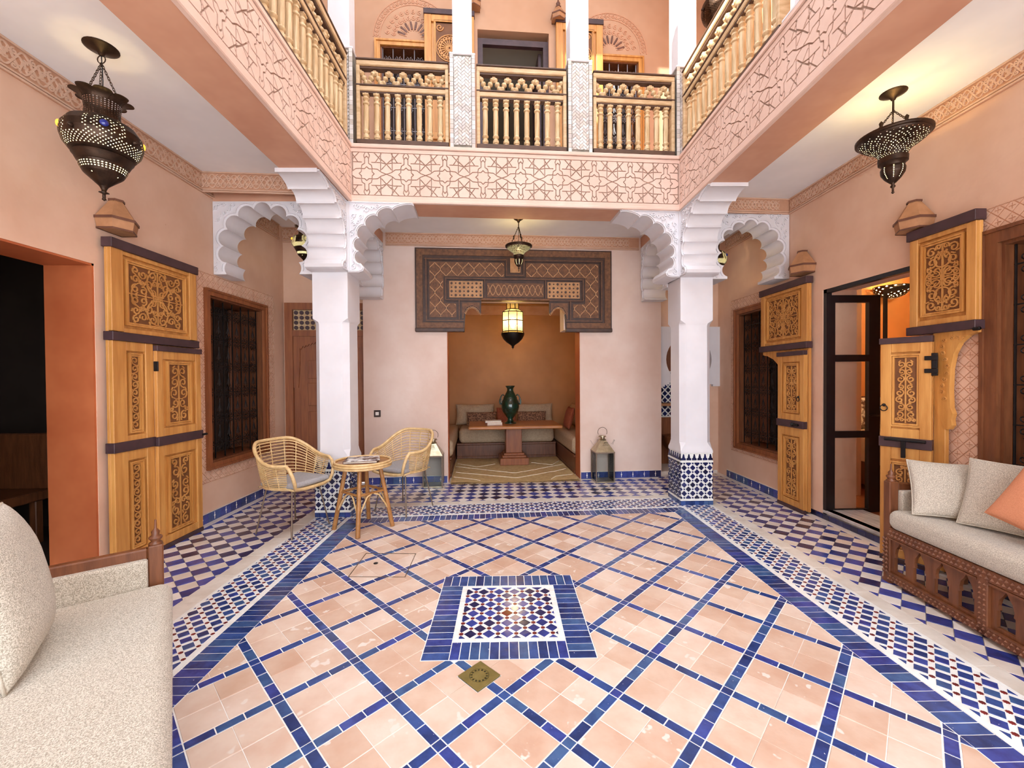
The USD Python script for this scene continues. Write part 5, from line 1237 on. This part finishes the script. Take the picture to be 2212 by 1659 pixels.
def bell_lantern(name, label, loc, zc, s=1., drop=.33):
    """flared pierced bowl on three chains with a bulb-shaped lower part"""
    t = thing(name, label, 'lantern', 'pierced metal hanging lanterns', (loc[0], loc[1], 0)); ceiling_plate(t, zc, .075 * s); rz = zc - drop
    part(t, 'stem', MB().tube([[0, 0, zc - .04], [0, 0, zc - .13 * s]], .006, 6), 'bronze', True)
    for k in range(3):
        a = k * 2 * PI / 3 + .9; e = (.135 * s * math.cos(a), .135 * s * math.sin(a), rz)
        part(t, 'chain', chain((0, 0, zc - .12 * s), e, .004, .02 * s), 'bronze', False)
        q = np.array([0, 0, zc - .12 * s]) * .45 + np.array(e) * .55
        part(t, 'chain_bead', MB().lathe([(0, -.035 * s), (.012 * s, -.02 * s), (.009 * s, 0), (.013 * s, .02 * s), (0, .035 * s)], 8, mtx(q)), 'bronze', True)
    part(t, 'cord', MB().tube([[0, 0, zc - .1], [0, 0, rz - .1 * s]], .003, 5), 'bronze', True)
    pr = smooth_prof([(.196 * s, rz), (.186 * s, rz - .025 * s), (.15 * s, rz - .055 * s), (.105 * s, rz - .085 * s), (.082 * s, rz - .115 * s), (.075 * s, rz - .14 * s)], .011 * s)
    part(t, 'pierced_bowl', pierced(pr, 72, lambda i, j: (1. if (i + j) % 2 and i > 1 and (i * 5 + j * 3) % 13 < 10 else 0), None, .6), 'bronze', 30, label='flared bowl of pierced metal')
    part(t, 'rim', MB().lathe([(.192 * s, rz - .012 * s), (.204 * s, rz - .008 * s), (.205 * s, rz + .008 * s), (.196 * s, rz + .012 * s), (.188 * s, rz)], 40), 'bronze', True)
    part(t, 'collar', MB().lathe([(.075 * s, rz - .135 * s), (.082 * s, rz - .142 * s), (.08 * s, rz - .175 * s), (.066 * s, rz - .185 * s), (.062 * s, rz - .20 * s)], 30), 'bronze', 40)
    c0 = rz - .195 * s
    pr2 = smooth_prof([(.06 * s, c0), (.068 * s, c0 - .02 * s), (.066 * s, c0 - .05 * s), (.045 * s, c0 - .085 * s), (.018 * s, c0 - .115 * s)], .011 * s)
    part(t, 'lower_bulb', pierced(pr2, 32, lambda i, j: .9 if j % 4 in (0,) and 0 < i < 9 else 0, None, .7), 'bronze', 30)
    part(t, 'finial', MB().lathe([(.02 * s, c0 - .11 * s), (.008 * s, c0 - .125 * s), (.016 * s, c0 - .14 * s), (.006 * s, c0 - .15 * s), (.006 * s, c0 - .175 * s), (.01 * s, c0 - .18 * s), (0, c0 - .19 * s)], 10), 'bronze', True)
    part(t, 'glowing_liner', MB().lathe([(.068 * s, rz - .118 * s), (.08 * s, rz - .105 * s), (.1 * s, rz - .08 * s), (.0, rz - .075 * s)], 24).lathe([(.078 * s, rz - .115 * s), (.098 * s, rz - .083 * s), (.142 * s, rz - .053 * s), (.178 * s, rz - .025 * s)], 40).lathe([(0, c0 - .10 * s), (.036 * s, c0 - .085 * s), (.058 * s, c0 - .05 * s), (.06 * s, c0 - .02 * s), (.053 * s, c0), (0, c0 + .004)], 24), 'glow_soft', True)
    part(t, 'bulb', MB().lathe([(0, rz - .075 * s), (.02 * s, rz - .07 * s), (.028 * s, rz - .05 * s), (.02 * s, rz - .025 * s), (0, rz - .018 * s)], 12), 'bulb', True)
    return t
bell_lantern('bell_lantern', 'flared pierced metal lantern hanging on chains in the right gallery', (2.66, 2.84), 3.33, 1., .30)
bell_lantern('bell_lantern', 'small flared glass and metal lantern hanging in front of the carved screen', (.174, 5.10), 3.34, .80, .335)
pear_lantern('pear_lantern', 'dark pierced lantern half hidden behind the left scalloped arch', (-2.36, 5.0), 3.42, .72, power=700.)
pear_lantern('pear_lantern', 'dark pierced lantern with a yellow gem half hidden behind the right scalloped arch', (2.575, 5.15), 3.33, .85, power=1500.)
pear_lantern('pear_lantern', 'grey unlit lantern hanging in the upper right gallery at the top edge', (2.50, 4.75), 6.02 + .25, 1.25, lit=False)
# glass lantern over the niche table
t = thing('glass_lantern', 'lit amber glass lantern with a dark bowl hanging over the niche table', 'lantern', None, (.125, 6.70, 0)); zc = 2.84
ceiling_plate(t, zc, .06); part(t, 'stem', MB().tube([[0, 0, zc - .04], [0, 0, zc - .15]], .006, 6), 'bronze', True)
zt = 2.62
def octf(z0, r0, z1, r1, n=8): a = np.linspace(0, 2 * PI, n + 1) + PI / 8; return np.array([[(r * math.cos(q), r * math.sin(q), z) for q in a] for z, r in ((z0, r0), (z1, r1))])
secs = [(zt, .085, zt - .08, .095), (zt - .08, .095, zt - .12, .12), (zt - .15, .165, zt - .19, .185), (zt - .19, .185, zt - .46, .185)]
secs = [(zt, .10, zt - .12, .10), (zt - .12, .10, zt - .165, .17), (zt - .165, .17, zt - .47, .17), (zt - .47, .17, zt - .50, .185)]
mbg = MB()
for s_ in secs: mbg.grid(octf(*s_), None, True)
part(t, 'glass_panes', mbg, 'amber_glass', False)
for z, r in ((zt, .10), (zt - .12, .10), (zt - .165, .17), (zt - .30, .17), (zt - .47, .17), (zt - .50, .185)): part(t, 'metal_band', MB().tube([(r * 1.01 * math.cos(q), r * 1.01 * math.sin(q), z) for q in np.arange(8) * PI / 4 + PI / 8], .007, 5, True), 'bronze', False)
mb = MB()
for k in range(8):
    q = k * PI / 4 + PI / 8
    mb = MB().tube([(r * 1.01 * math.cos(q), r * 1.01 * math.sin(q), z) for z, r in ((zt, .10), (zt - .12, .10), (zt - .165, .17), (zt - .47, .17), (zt - .50, .185))], .006, 5); part(t, 'metal_rib', mb, 'bronze', False)
part(t, 'bowl', MB().lathe([(.186, zt - .50), (.18, zt - .53), (.15, zt - .59), (.10, zt - .64), (.04, zt - .68), (.018, zt - .70), (.022, zt - .72), (.006, zt - .735), (0, zt - .76)], 24), 'bowl_metal', True)
part(t, 'top_dome', MB().lathe([(.10, zt), (.09, zt + .03), (.03, zt + .05), (.012, zt + .09)], 16), 'bronze', True)
part(t, 'bulb', MB().lathe([(0, zt - .42), (.028, zt - .40), (.04, zt - .35), (.03, zt - .27), (0, zt - .24)], 14), 'bulb', True)
lamp_light('/World/niche_lamp_light', .05, 60., (.125, 6.70, zt - .33))
# star-pierced half bowl in the bedroom
t = thing('wall_lamp', 'half-bowl pierced with glowing stars on the bedroom wall', 'wall lamp', None, (5.20, 5.56, 0))
pr = smooth_prof([(.20, 2.60), (.19, 2.54), (.14, 2.48), (.07, 2.45), (.02, 2.44)], .03)
part(t, 'pierced_bowl', pierced(pr, 28, lambda i, j: 1. if (i + j) % 2 == 0 else 0, None, .7), 'bronze', 30)
part(t, 'glowing_liner', MB().lathe([(.18, 2.6), (.17, 2.55), (.12, 2.50), (.06, 2.47), (0, 2.46)], 24), 'glow', True)
part(t, 'wall_plate', MB().box(-.06, .06, .12, .185, 2.5, 2.62), 'bronze', False)
lamp_light('/World/bedroom_lamp_light', .08, 130., (5.0, 4.4, 2.66))
t = thing('hanging_lamp', 'small dark lamp hanging in the pale room behind the upper doorway', 'lamp', None, (.05, 7.0, 0))
part(t, 'shade', MB().lathe([(0, 6.02), (.06, 6.03), (.085, 6.06), (.06, 6.10), (.0, 6.11)], 16), 'bronze', True); part(t, 'stem', MB().tube([[0, 0, 6.08], [0, 0, 6.25]], .008, 6), 'bronze', True)
part(t, 'pendant', MB().lathe([(0, 5.7), (.05, 5.75), (.06, 5.9), (.012, 5.96), (.012, 6.02)], 12), 'bronze', True)
# candle lanterns on the floor
def candle_lantern(name, label, x, y, rz=0.):
    t = thing(name, label, 'candle lantern', 'candle lanterns beside the niche', (x, y, 0), rz); h = .12
    part(t, 'base', MB().box(-h, h, -h, h, .009, .03, b=.004), 'silver', False)
    for sx in (-1, 1):
        for sy in (-1, 1): part(t, 'corner_post', MB().box(sx * h - .007, sx * h + .007, sy * h - .007, sy * h + .007, .03, .42, b=.002), 'leg_metal', False)
    for k in range(4): part(t, 'glass_pane', MB().box(-h + .008, h - .008, -.0015, .0015, .03, .41, mtx((0, 0, 0), k * PI / 2) @ mtx((0, h - .002, 0))), 'glass', False)
    part(t, 'top_frame', MB().poly(rect(-h - .01, -h - .01, h + .01, h + .01).difference(rect(-h + .008, -h + .008, h - .008, h - .008)), .016, mtx((0, 0, .405))), 'leg_metal', False)
    def sq(z0, r0, z1, r1): a = np.arange(5) * PI / 2 + PI / 4; return np.array([[(r * 1.414 * math.cos(q), r * 1.414 * math.sin(q), z) for q in a] for z, r in ((z0, r0), (z1, r1))])
    part(t, 'roof', MB().grid(sq(.42, h + .008, .565, .038)), 'silver', False)
    mb = MB()
    for k in range(4):
        W_ = axes((0, 0, 0), (math.cos(k * PI / 2), math.sin(k * PI / 2), 0), (-math.sin(k * PI / 2) * -.49, math.cos(k * PI / 2) * -.49, .87), (math.sin(k * PI / 2), -math.cos(k * PI / 2), .49))
        for i in range(5):
            for j in range(4): mb.lathe([(0, .002), (.0045, .0015)], 6, axes((0, 0, .42), W_[:3, 0], W_[:3, 1], W_[:3, 2]) @ mtx(((i - 2) * .016 * (1 - j * .12), .04 + j * .018, (h + .008) * .87 + .003)))
    part(t, 'pierced_dots', mb, 'black_metal', False, kind='stuff')
    part(t, 'neck', MB().lathe([(.042, .56), (.05, .575), (.03, .59), (.03, .605), (.055, .612), (.045, .625), (0, .632)], 16), 'silver', 40)
    s_ = np.linspace(-.5, PI + .5, 17); part(t, 'carrying_ring', MB().tube(np.c_[.064 * np.cos(s_), 0 * s_, .672 + .064 * np.sin(s_)], .004, 6), 'leg_metal', True)
    return t
candle_lantern('candle_lantern', 'tall glass and metal candle lantern on the floor right of the niche', 1.305, 5.62, .07)
candle_lantern('candle_lantern', 'tall glass and metal candle lantern behind the right rattan armchair', -.945, 5.47, .07)
# ---------------------------------------------------------------- rattan set
def rattan_chair(label, loc, rz):
    t = thing('rattan_armchair', label, 'armchair', 'rattan armchairs', loc, rz)
    PH = np.radians(np.linspace(-128, 128, 41))
    def zr(p): q = np.clip((np.abs(p) - math.radians(25)) / math.radians(85), 0, 1); return .835 - .18 * q * q * (3 - 2 * q)
    def pt(p, u):
        s = .78 + .22 * u ** .8; c, n = np.cos(p), np.sin(p)
        x = np.where(c > 0, -.275 * c, -.33 * c) * s - .01; y = .30 * np.sign(n) * np.abs(n) ** .82 * s
        return np.stack([x + 0 * p, y, .44 + (zr(p) - .44) * u + 0 * p], -1)
    rim = pt(PH, 1.)
    e = rim[-1]; down = lambda sg: [[e[0] + .035, sg * (e[1] - .002), e[2] - .03], [e[0] + .06, sg * (e[1] - .012), e[2] - .09], [e[0] + .065, sg * (e[1] - .03), .50], [e[0] + .05, sg * (e[1] - .05), .445]]
    path = np.vstack([np.array(down(-1))[::-1], rim, np.array(down(1))]); path = np.vstack([path, [[e[0] + .055, .1, .43], [e[0] + .055, -.1, .43]]])
    part(t, 'rim', MB().tube(path, .0155, 8, True), 'rattan', True); part(t, 'inner_rim', MB().tube(pt(PH, .93), .008, 6), 'rattan', True)
    for u in np.linspace(.0, .86, 12): part(t, 'cane', MB().tube(pt(PH, u), .0055, 5), 'rattan', True)
    for p in np.radians(np.linspace(-112, 112, 11)):
        part(t, 'upright', MB().tube(np.array([pt(np.array(p), u) for u in np.linspace(0, .97, 8)]) * 1., .0055, 5), 'rattan', True)
    a = pt(PH, .0); part(t, 'seat_frame', MB().tube(np.vstack([a, [[.22, .2, .435], [.235, 0, .43], [.22, -.2, .435]]]), .012, 6, True), 'rattan', True)
    for k in range(7): x = -.19 + k * .065; part(t, 'seat_cane', MB().tube([[x, -.2, .436], [x, .2, .436]], .006, 5), 'rattan', True)
    part(t, 'cushion', MB().rbox((.205, .21, .026), .025, mtx((.035, 0, .47)), 3, 4), 'grey_cushion', 'weld', label='flat grey seat cushion')
    for sx in (-1, 1):
        for sy in (-1, 1): part(t, 'leg', MB().tube([[sx * .215, sy * .215, .010], [sx * .15, sy * .15, .43]], .0075, 6), 'leg_metal', True)
    for sx in (-1, 1): part(t, 'leg_brace', MB().tube([[sx * .15, -.15, .428], [sx * .15, .15, .428]], .006, 5), 'leg_metal', True)
    return t
rattan_chair('rattan armchair with grey cushion left of the round table, facing it', (-1.986, 3.93, 0), math.atan2(-.36, .93))
rattan_chair('rattan armchair with grey cushion behind the round table, turned towards the camera', (-1.096, 4.512, 0), math.atan2(-.88, -.47))
t = thing('rattan_table', 'small round rattan side table with four splayed legs', 'side table', None, (-1.34, 3.94, 0), math.radians(8))
part(t, 'table_top', MB().lathe([(0, .635), (.243, .635), (.247, .63), (.247, .61), (0, .605)], 36), 'rattan_pole', 30)
for z, r in ((.642, .249), (.622, .256), (.602, .252)): part(t, 'wrapped_rim', MB().tube(np.c_[r * np.cos(np.arange(36) * PI / 18), r * np.sin(np.arange(36) * PI / 18), np.full(36, z)], .0115, 6, True), 'rattan', True)
part(t, 'under_ring', MB().tube(np.c_[.17 * np.cos(np.arange(24) * PI / 12), .17 * np.sin(np.arange(24) * PI / 12), np.full(24, .585)], .014, 6, True), 'rattan_pole', True)
lg = lambda k, z: np.array([(.265 - .115 * z / .6) * math.cos(k * PI / 2 + PI), (.265 - .115 * z / .6) * math.sin(k * PI / 2 + PI), z])
for k in range(4):
    part(t, 'leg', MB().tube([lg(k, .011), lg(k, .3), lg(k, .6)], [.021, .02, .019], 9), 'rattan_pole', True)
    part(t, 'stretcher', MB().tube([lg(k, .36), lg(k + 1, .36)], .012, 7), 'rattan_pole', True)
    for d in (-1, 1):
        a, b = lg(k, .16), (lg(k, .36) + lg(k + d, .36)) / 2; m = (a + b) / 2 + np.array([0, 0, .05]) + (b - a) * .12
        part(t, 'curved_brace', MB().tube([a, a * .6 + m * .4 + [0, 0, .01], m, b], .008, 6), 'rattan', True)
def book(label, loc, rz, w, d, h, cover, pages='paper'):
    t = thing('book', label, 'book', 'books on the tables', loc, rz)
    part(t, 'cover', MB().box(-w / 2, w / 2, -d / 2, d / 2, 0, .0035).box(-w / 2, w / 2, -d / 2, d / 2, h - .0035, h).box(-w / 2, -w / 2 + .004, -d / 2, d / 2, 0, h), cover, False)
    part(t, 'pages', MB().box(-w / 2 + .004, w / 2 - .006, -d / 2 + .006, d / 2 - .006, .0035, h - .0035), pages, False); return t
book('brown hardback lying on the round rattan table, under the picture cover', (-1.345, 3.93, .6365), .18, .30, .22, .022, 'cover_brown')
book('thin picture magazine on top of the brown book on the rattan table', (-1.33, 3.925, .659), .30, .29, .21, .008, 'cover_photo')

# ---------------------------------------------------------------- lounge niche
N = mtx((0, 5.69, 0), TH)
def nb(*a, b=.006): return MB().box(*a, N, b)
t = thing('niche', 'ochre plastered lounge niche at the back', 'niche', kind='structure')
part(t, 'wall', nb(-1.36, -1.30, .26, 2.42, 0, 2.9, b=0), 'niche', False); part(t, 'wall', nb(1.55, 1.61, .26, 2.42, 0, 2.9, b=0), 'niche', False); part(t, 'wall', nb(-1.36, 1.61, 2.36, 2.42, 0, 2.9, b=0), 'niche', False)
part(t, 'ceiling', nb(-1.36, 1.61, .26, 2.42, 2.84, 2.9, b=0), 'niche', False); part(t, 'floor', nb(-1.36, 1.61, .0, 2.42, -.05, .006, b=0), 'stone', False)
part(t, 'cornice_strip', nb(-1.30, 1.55, 2.335, 2.36, 2.62, 2.80), 'stucco', False)
part(t, 'jamb_lining', nb(-.778, -.772, 0, .26, 0, 2.05, b=0), 'orange', False); part(t, 'jamb_lining', nb(1.027, 1.033, 0, .26, 0, 2.05, b=0), 'orange', False)
def bench(label, x0, x1, y0, y1, front):
    t = thing('banquette', label, 'bench', 'banquettes of the niche')
    part(t, 'base', nb(x0, x1, y0, y1, .008, .25), 'walnut', False); part(t, 'top_moulding', nb(x0 - (.015 if 'r' in front else 0), x1 + (.015 if 'l' in front else 0), y0 - (.015 if 'b' in front else 0), y1, .25, .285), 'walnut', False)
    part(t, 'plinth', nb(x0 - (.012 if 'r' in front else 0), x1 + (.012 if 'l' in front else 0), y0 - (.012 if 'b' in front else 0), y1, .008, .06), 'walnut', False)
    return t
bench('low wooden banquette with a beige mattress along the left side of the niche', -1.295, -.765, .30, 2.33, 'l')
bench('low wooden banquette with a beige mattress along the back of the niche', -.74, 1.0, 1.63, 2.33, 'b')
bench('low wooden banquette with a beige mattress along the right side of the niche', 1.025, 1.545, .30, 2.33, 'r')
def mattress(label, x0, x1, y0, y1):
    t = thing('mattress', label, 'cushion', 'banquette mattresses'); h = ((x1 - x0) / 2, (y1 - y0) / 2, .128)
    part(t, 'cover', MB().rbox(h, .075, N @ mtx(((x0 + x1) / 2, (y0 + y1) / 2, .285 + .128)), 5, 4), 'bench_cloth', 'weld')
mattress('long beige mattress on the left banquette', -1.29, -.73, .30, 2.32); mattress('long beige mattress on the back banquette', -.70, .965, 1.58, 2.32); mattress('long beige mattress on the right banquette', .995, 1.54, .30, 2.32)
def back(label, x, y, w, rz, z=.735, h=.38, cloth='bench_cloth', tt=.17, tilt=.16, cat='cushion', name='back_cushion', piping=None):
    return cushion(name, label, cat, w, h, tt, N @ mtx((x, y, z), rz) @ mtx(R=rotx(PI / 2 - tilt)), cloth, piping or cloth, group='cushions on the niche banquettes')
back('beige back cushion on the left banquette near the corner', -1.16, 1.85, .75, PI / 2)
back('beige back cushion on the left banquette, front one', -1.16, 1.0, .75, PI / 2)
back('left beige back cushion on the back banquette', -.42, 2.22, .72, 0); back('right beige back cushion on the back banquette', .68, 2.22, .74, 0)
back('beige back cushion on the right banquette near the corner', 1.40, 1.85, .75, -PI / 2); back('beige back cushion on the right banquette, front one', 1.40, 1.0, .75, -PI / 2)
for s, l in ((-.30, 'left'), (.62, 'right')): back(f'long brown patterned lumbar pillow on the back banquette, {l} of the vase', s, 1.99, .54, 0, .675, .24, 'printed_cloth', .11, .3, 'pillow', 'patterned_pillow')
back('rust square pillow on the back banquette, behind the green vase', .155, 2.02, .36, 0, .71, .32, 'rust_cloth', .11, .3, 'pillow', 'plain_pillow')
back('rust square pillow on the right banquette by the niche opening', 1.16, 1.30, .40, -PI / 2, .735, .36, 'rust_cloth', .12, .25, 'pillow', 'plain_pillow')
t = thing('pedestal_table', 'square honey wooden table on a stepped pedestal in the niche', 'table')
part(t, 'table_top', nb(-.52, .95, .78, 1.62, .615, .665, b=.012), 'table_wood', False); part(t, 'pillar', nb(.075, .335, 1.06, 1.34, .20, .615), 'brown_wood', False)
for a, z0, z1 in ((.10, .0185, .13), (.06, .13, .165), (.035, .165, .20)): part(t, 'plinth_step', nb(.075 - a, .335 + a, 1.06 - a, 1.34 + a, z0, z1), 'brown_wood', False)
c = (N @ np.array([.16, 1.19, .665, 1]))[:3]
t = thing('vase', 'tall green glazed two-handled vase on the niche table', 'vase', None, tuple(c))
vp = smooth_prof([(.0, 0), (.098, 0), (.10, .012), (.06, .035), (.042, .065), (.045, .085), (.06, .10), (.125, .19), (.148, .27), (.146, .32), (.125, .385), (.118, .395), (.112, .43), (.088, .465), (.085, .475), (.07, .505), (.062, .515), (.05, .545), (.052, .575), (.078, .61), (.08, .62), (.066, .615), (.045, .58), (.0, .57)], .014)
part(t, 'body', MB().lathe(vp, 40), 'vase', True)
for s in (-1, 1):
    part(t, 'handle', MB().tube([(s * .10, 0, .455), (s * .118, 0, .475), (s * .14, 0, .46), (s * .158, 0, .42), (s * .17, 0, .375), (s * .165, 0, .335), (s * .142, 0, .325)], .011, 7), 'vase', True)
    part(t, 'ring_handle', MB().tube([(s * (.158 + .018 * math.cos(a)), 0, .36 + .05 * math.sin(a)) for a in np.linspace(0, 2 * PI, 13)[:-1]], .008, 6, True), 'vase', True)
c = (N @ np.array([-.12, 1.05, .6655, 1]))[:3]
book('thick pale pink book under another on the niche table, beside the vase', tuple(c), .25, .25, .19, .04, 'cover_pink'); book('pale book on top of the pink one on the niche table', (c[0] - .01, c[1], c[2] + .0405), .12, .26, .19, .026, 'paper')
t = thing('rug', 'fringed wool rug with cream zigzag lines on the niche floor', 'rug')
xs, ys = np.linspace(-.735, .995, 60), np.linspace(-.10, 1.59, 60); Xg, Yg = np.meshgrid(xs, ys, indexing='ij')
def rz_(x, y): return .0165 + .018 * meshkit.noise(np.stack([x * 4 + 3, y * 4 + 1, x * 0 + 2.], -1)) * np.clip((np.abs(x - .13) - .35) * 2, 0, 1)
part(t, 'weave', MB().grid(np.stack([Xg, Yg, rz_(Xg, Yg)], -1), N).grid(np.stack([Xg, Yg, 0 * Xg + .0095], -1), N, True), 'rug', True)
for l in ([(-.7, .55), (.16, .12), (.95, .58)], [(-.72, .95), (.16, .42), (.98, .92)], [(-.72, .25), (-.35, .02)], [(.62, -.02), (.72, .15), (.98, .25)], [(-.7, 1.15), (-.4, .9), (-.1, 1.1)], [(.5, 1.15), (.8, .9), (.97, 1.2)]):
    l = np.array(l); s = np.linspace(0, len(l) - 1, 40); p = np.c_[np.interp(s, np.arange(len(l)), l[:, 0]), np.interp(s, np.arange(len(l)), l[:, 1])]
    part(t, 'zigzag_line', MB().tube(np.c_[p, rz_(p[:, 0], p[:, 1]) + .001], .006, 5, m=N), 'rug_line', True)
mb = MB()
for k in range(170):
    x = -.735 + 1.73 * k / 169; a = rng.uniform(-.4, .4); L_ = rng.uniform(.035, .06); mb.tube([[x, -.10, .017], [x + a * L_ * .4, -.10 - L_ * .6, .014], [x + a * L_, -.10 - L_, .0125]], .0022, 4, m=N, cap=False)
for k in range(120):
    y = -.1 + 1.4 * k / 119; a = rng.uniform(-.4, .4); L_ = rng.uniform(.03, .045); mb.tube([[.995, y, .017], [.995 + L_ * .15, y + a * L_, .025], [.995 + L_ * .3, y + a * L_, .0125]], .0022, 4, m=N, cap=False); mb.tube([[-.735, y, .017], [-.735 - L_ * .15, y + a * L_, .025], [-.735 - L_ * .25, y + a * L_, .0125]], .0022, 4, m=N, cap=False)
part(t, 'fringe', mb, 'rug', False, kind='stuff')

# ---------------------------------------------------------------- daybeds
def finial_post(t, x, y, zt, m, r=.028):
    p = part(t, 'post', MB().box(x - r, x + r, y - r, y + r, .01, zt, b=.005), m, False)
    part(p, 'finial', MB().lathe([(.024, zt), (.027, zt + .008), (.016, zt + .016), (.026, zt + .028), (.026, zt + .036), (.014, zt + .044), (.017, zt + .06), (.006, zt + .075), (.004, zt + .115), (0, zt + .118)], 12, mtx((x, y, 0))), m, True)
def daybed(label, loc, rz, L_, D, seat, arms, flip=False, fm='linen', zt=.62, arch=None, padh=.15):
    """local x along the front, y from the front to the back"""
    t = thing('daybed', label, 'daybed', None, loc, rz)
    part(t, 'seat_board', MB().box(.03, L_ - .03, .03, D - .02, seat - .175, seat - .135, b=.004), 'walnut', False)
    for y in (.03, D - .03):
        for x in (.03, L_ - .03): finial_post(t, x, y, zt, 'walnut')
    part(t, 'back_rail', MB().box(.06, L_ - .06, D - .05, D - .01, zt - .07, zt - .02, b=.006), 'walnut', False); part(t, 'back_panel', MB().box(.06, L_ - .06, D - .045, D - .025, seat - .13, zt - .07), 'walnut', False)
    for x in arms:
        part(t, 'arm_rail', MB().box(x - .022, x + .022, .058, D - .058, zt - .06, zt - .01, b=.006), 'walnut', False); part(t, 'arm_panel', MB().box(x - .01, x + .01, .058, D - .058, seat - .13, zt - .06), 'walnut', False)
        s = 1 if x < L_ / 2 else -1
        part(t, 'arm_pad', MB().rbox((.022, D / 2 - .058, padh / 2 + .02), .012, mtx((x + s * .034, D / 2, seat + padh / 2 - .018)), 3, 4), fm, 'weld', label='upholstered pad inside the arm')
    W_ = axes((0, 0, 0), (1, 0, 0), (0, 0, 1), (0, -1, 0)); z1 = seat - .165
    part(t, 'bottom_rail', MB().box(.058, L_ - .058, -.008, .03, .03, .075, b=.004), 'walnut', False); part(t, 'top_rail', MB().box(.058, L_ - .058, -.006, .03, z1 - .03, z1 + .035, b=.004), 'walnut', False)
    for x in (.03, L_ - .03): part(t, 'foot', MB().box(x - .03, x + .03, 0, .06, .0095, .03), 'walnut', False)
    n = max(1, int(round((L_ - .06) / .60))); pw = (L_ - .06) / n
    for k in range(n):
        a = .03 + k * pw + .028; b = a + pw - .056; g = rect(a, .07, b, z1 - .025)
        for i in range(4):
            c = a + (i + .5) * (b - a) / 4; w = (b - a) / 4 * .30; zb, zm = .105, z1 - .13
            g = g.difference(Polygon([(c - w, zb), (c + w, zb), (c + w, zm - .03), (c + w * .8, zm - .025), (c + w * .88, zm), (c + w * .7, zm + .035), (c + w * .3, zm + .06), (c, zm + .085), (c - w * .3, zm + .06), (c - w * .7, zm + .035), (c - w * .88, zm), (c - w * .8, zm - .025), (c - w, zm - .03)]))
        part(t, 'arched_panel', MB().poly(g, .018, off(W_, z=-.028)), 'walnut', False, label='front panel cut with pointed arches')
        part(t, 'panel_moulding', MB().box(a, b, .075, .087, -.004, .01, W_).box(a, b, z1 - .04, z1 - .03, -.004, .01, W_), 'walnut', False)
        if k: part(t, 'stile', MB().box(.03 + k * pw - .028, .03 + k * pw + .028, .03, z1, -.03, .008, W_, .004), 'walnut', False)
    mb = MB()                                                     # chip-carved bosses along rails and stiles
    def boss(x, y): mb.add(*[(lambda P: (np.vstack([P, [[x, y, .010]]]), [[0, 1, 4], [1, 2, 4], [2, 3, 4], [3, 0, 4]]))(np.array([[x - .012, y, 0], [x, y - .012, 0], [x + .012, y, 0], [x, y + .012, 0]]))][0], W_ @ mtx((0, 0, .006)))
    for i in range(int((L_ - .1) / .027)):
        for yy in (.042, .064, z1 - .012, z1 + .014): boss(.06 + i * .027 + (.0135 if yy in (.064, z1 + .014) else 0), yy)
    for k in range(n + 1):
        for j in range(int((z1 - .09) / .027)):
            for dx in (-.012, .012): boss(.03 + k * pw + dx, .085 + j * .027)
    part(t, 'chip_carving', mb, 'walnut', False, kind='stuff')
    return t
def seat_cushion(label, loc, rz, L_, D, seat, fm='linen', h=.13, over=.03):
    t = thing('seat_cushion', label, 'cushion', None, loc, rz)
    mb = MB().rbox(((L_ - .13) / 2, (D - .05 + over) / 2, h / 2), .05, mtx((L_ / 2, (D - .05 - over) / 2, seat - h / 2)), 6, 14)
    part(t, 'cover', mb, fm, 'weld'); return t
# left daybed, turned into the court
LD = np.array([.616, -.788]); LN = np.array([-.788, -.616]); ll = 1.95; o = np.array([-1.665, 2.055]) + LD * ll
lrz = math.atan2(-LD[1], -LD[0])
daybed('walnut daybed with linen cushions at the lower left, turned towards the court', (o[0], o[1], 0), lrz, ll, .90, .455, (ll - .03, .03), zt=.625, padh=.115)
seat_cushion('wide linen seat cushion of the left daybed', (o[0], o[1], 0), lrz, ll, .90, .455)
LM = mtx((o[0], o[1], 0), lrz)
cushion('throw_pillow', 'plump linen pillow on the left daybed at the left edge of the view', 'pillow', .48, .50, .20, LM @ mtx((ll - .475, .41, .705), .0) @ mtx(R=rotx(PI / 2 - .2)), 'linen', group='pillows on the daybeds')
# right daybed along the wall
RL = math.atan2(-.995, -.09); ro = (2.575, 2.815, 0)
daybed('walnut daybed with carved pointed arches along the right wall', ro, RL, 1.95, .50, .515, (.03, 1.92), zt=.69, padh=.12, fm='linen_far')
seat_cushion('linen seat cushion of the right daybed', ro, RL, 1.95, .50, .515, 'linen_far')
RM = mtx(ro, RL)
cushion('throw_pillow', 'square linen pillow nearest the arm on the right daybed', 'pillow', .37, .36, .12, RM @ mtx((.235, .215, .685), 1.05) @ mtx(R=rotx(PI / 2 - .5)), 'linen_far', group='pillows on the daybeds')
cushion('throw_pillow', 'linen pillow leaning on the wall behind the others on the right daybed', 'pillow', .44, .40, .11, RM @ mtx((.53, .30, .712), .45) @ mtx(R=rotx(PI / 2 - .38)), 'linen_far', group='pillows on the daybeds')
cushion('throw_pillow', 'apricot square pillow on the right daybed at the right edge', 'pillow', .46, .46, .13, RM @ mtx((.83, .22, .79), .22) @ mtx(R=rotx(PI / 2 - .38)) @ mtx(rz=-.3), 'apricot', 'apricot', group='pillows on the daybeds')
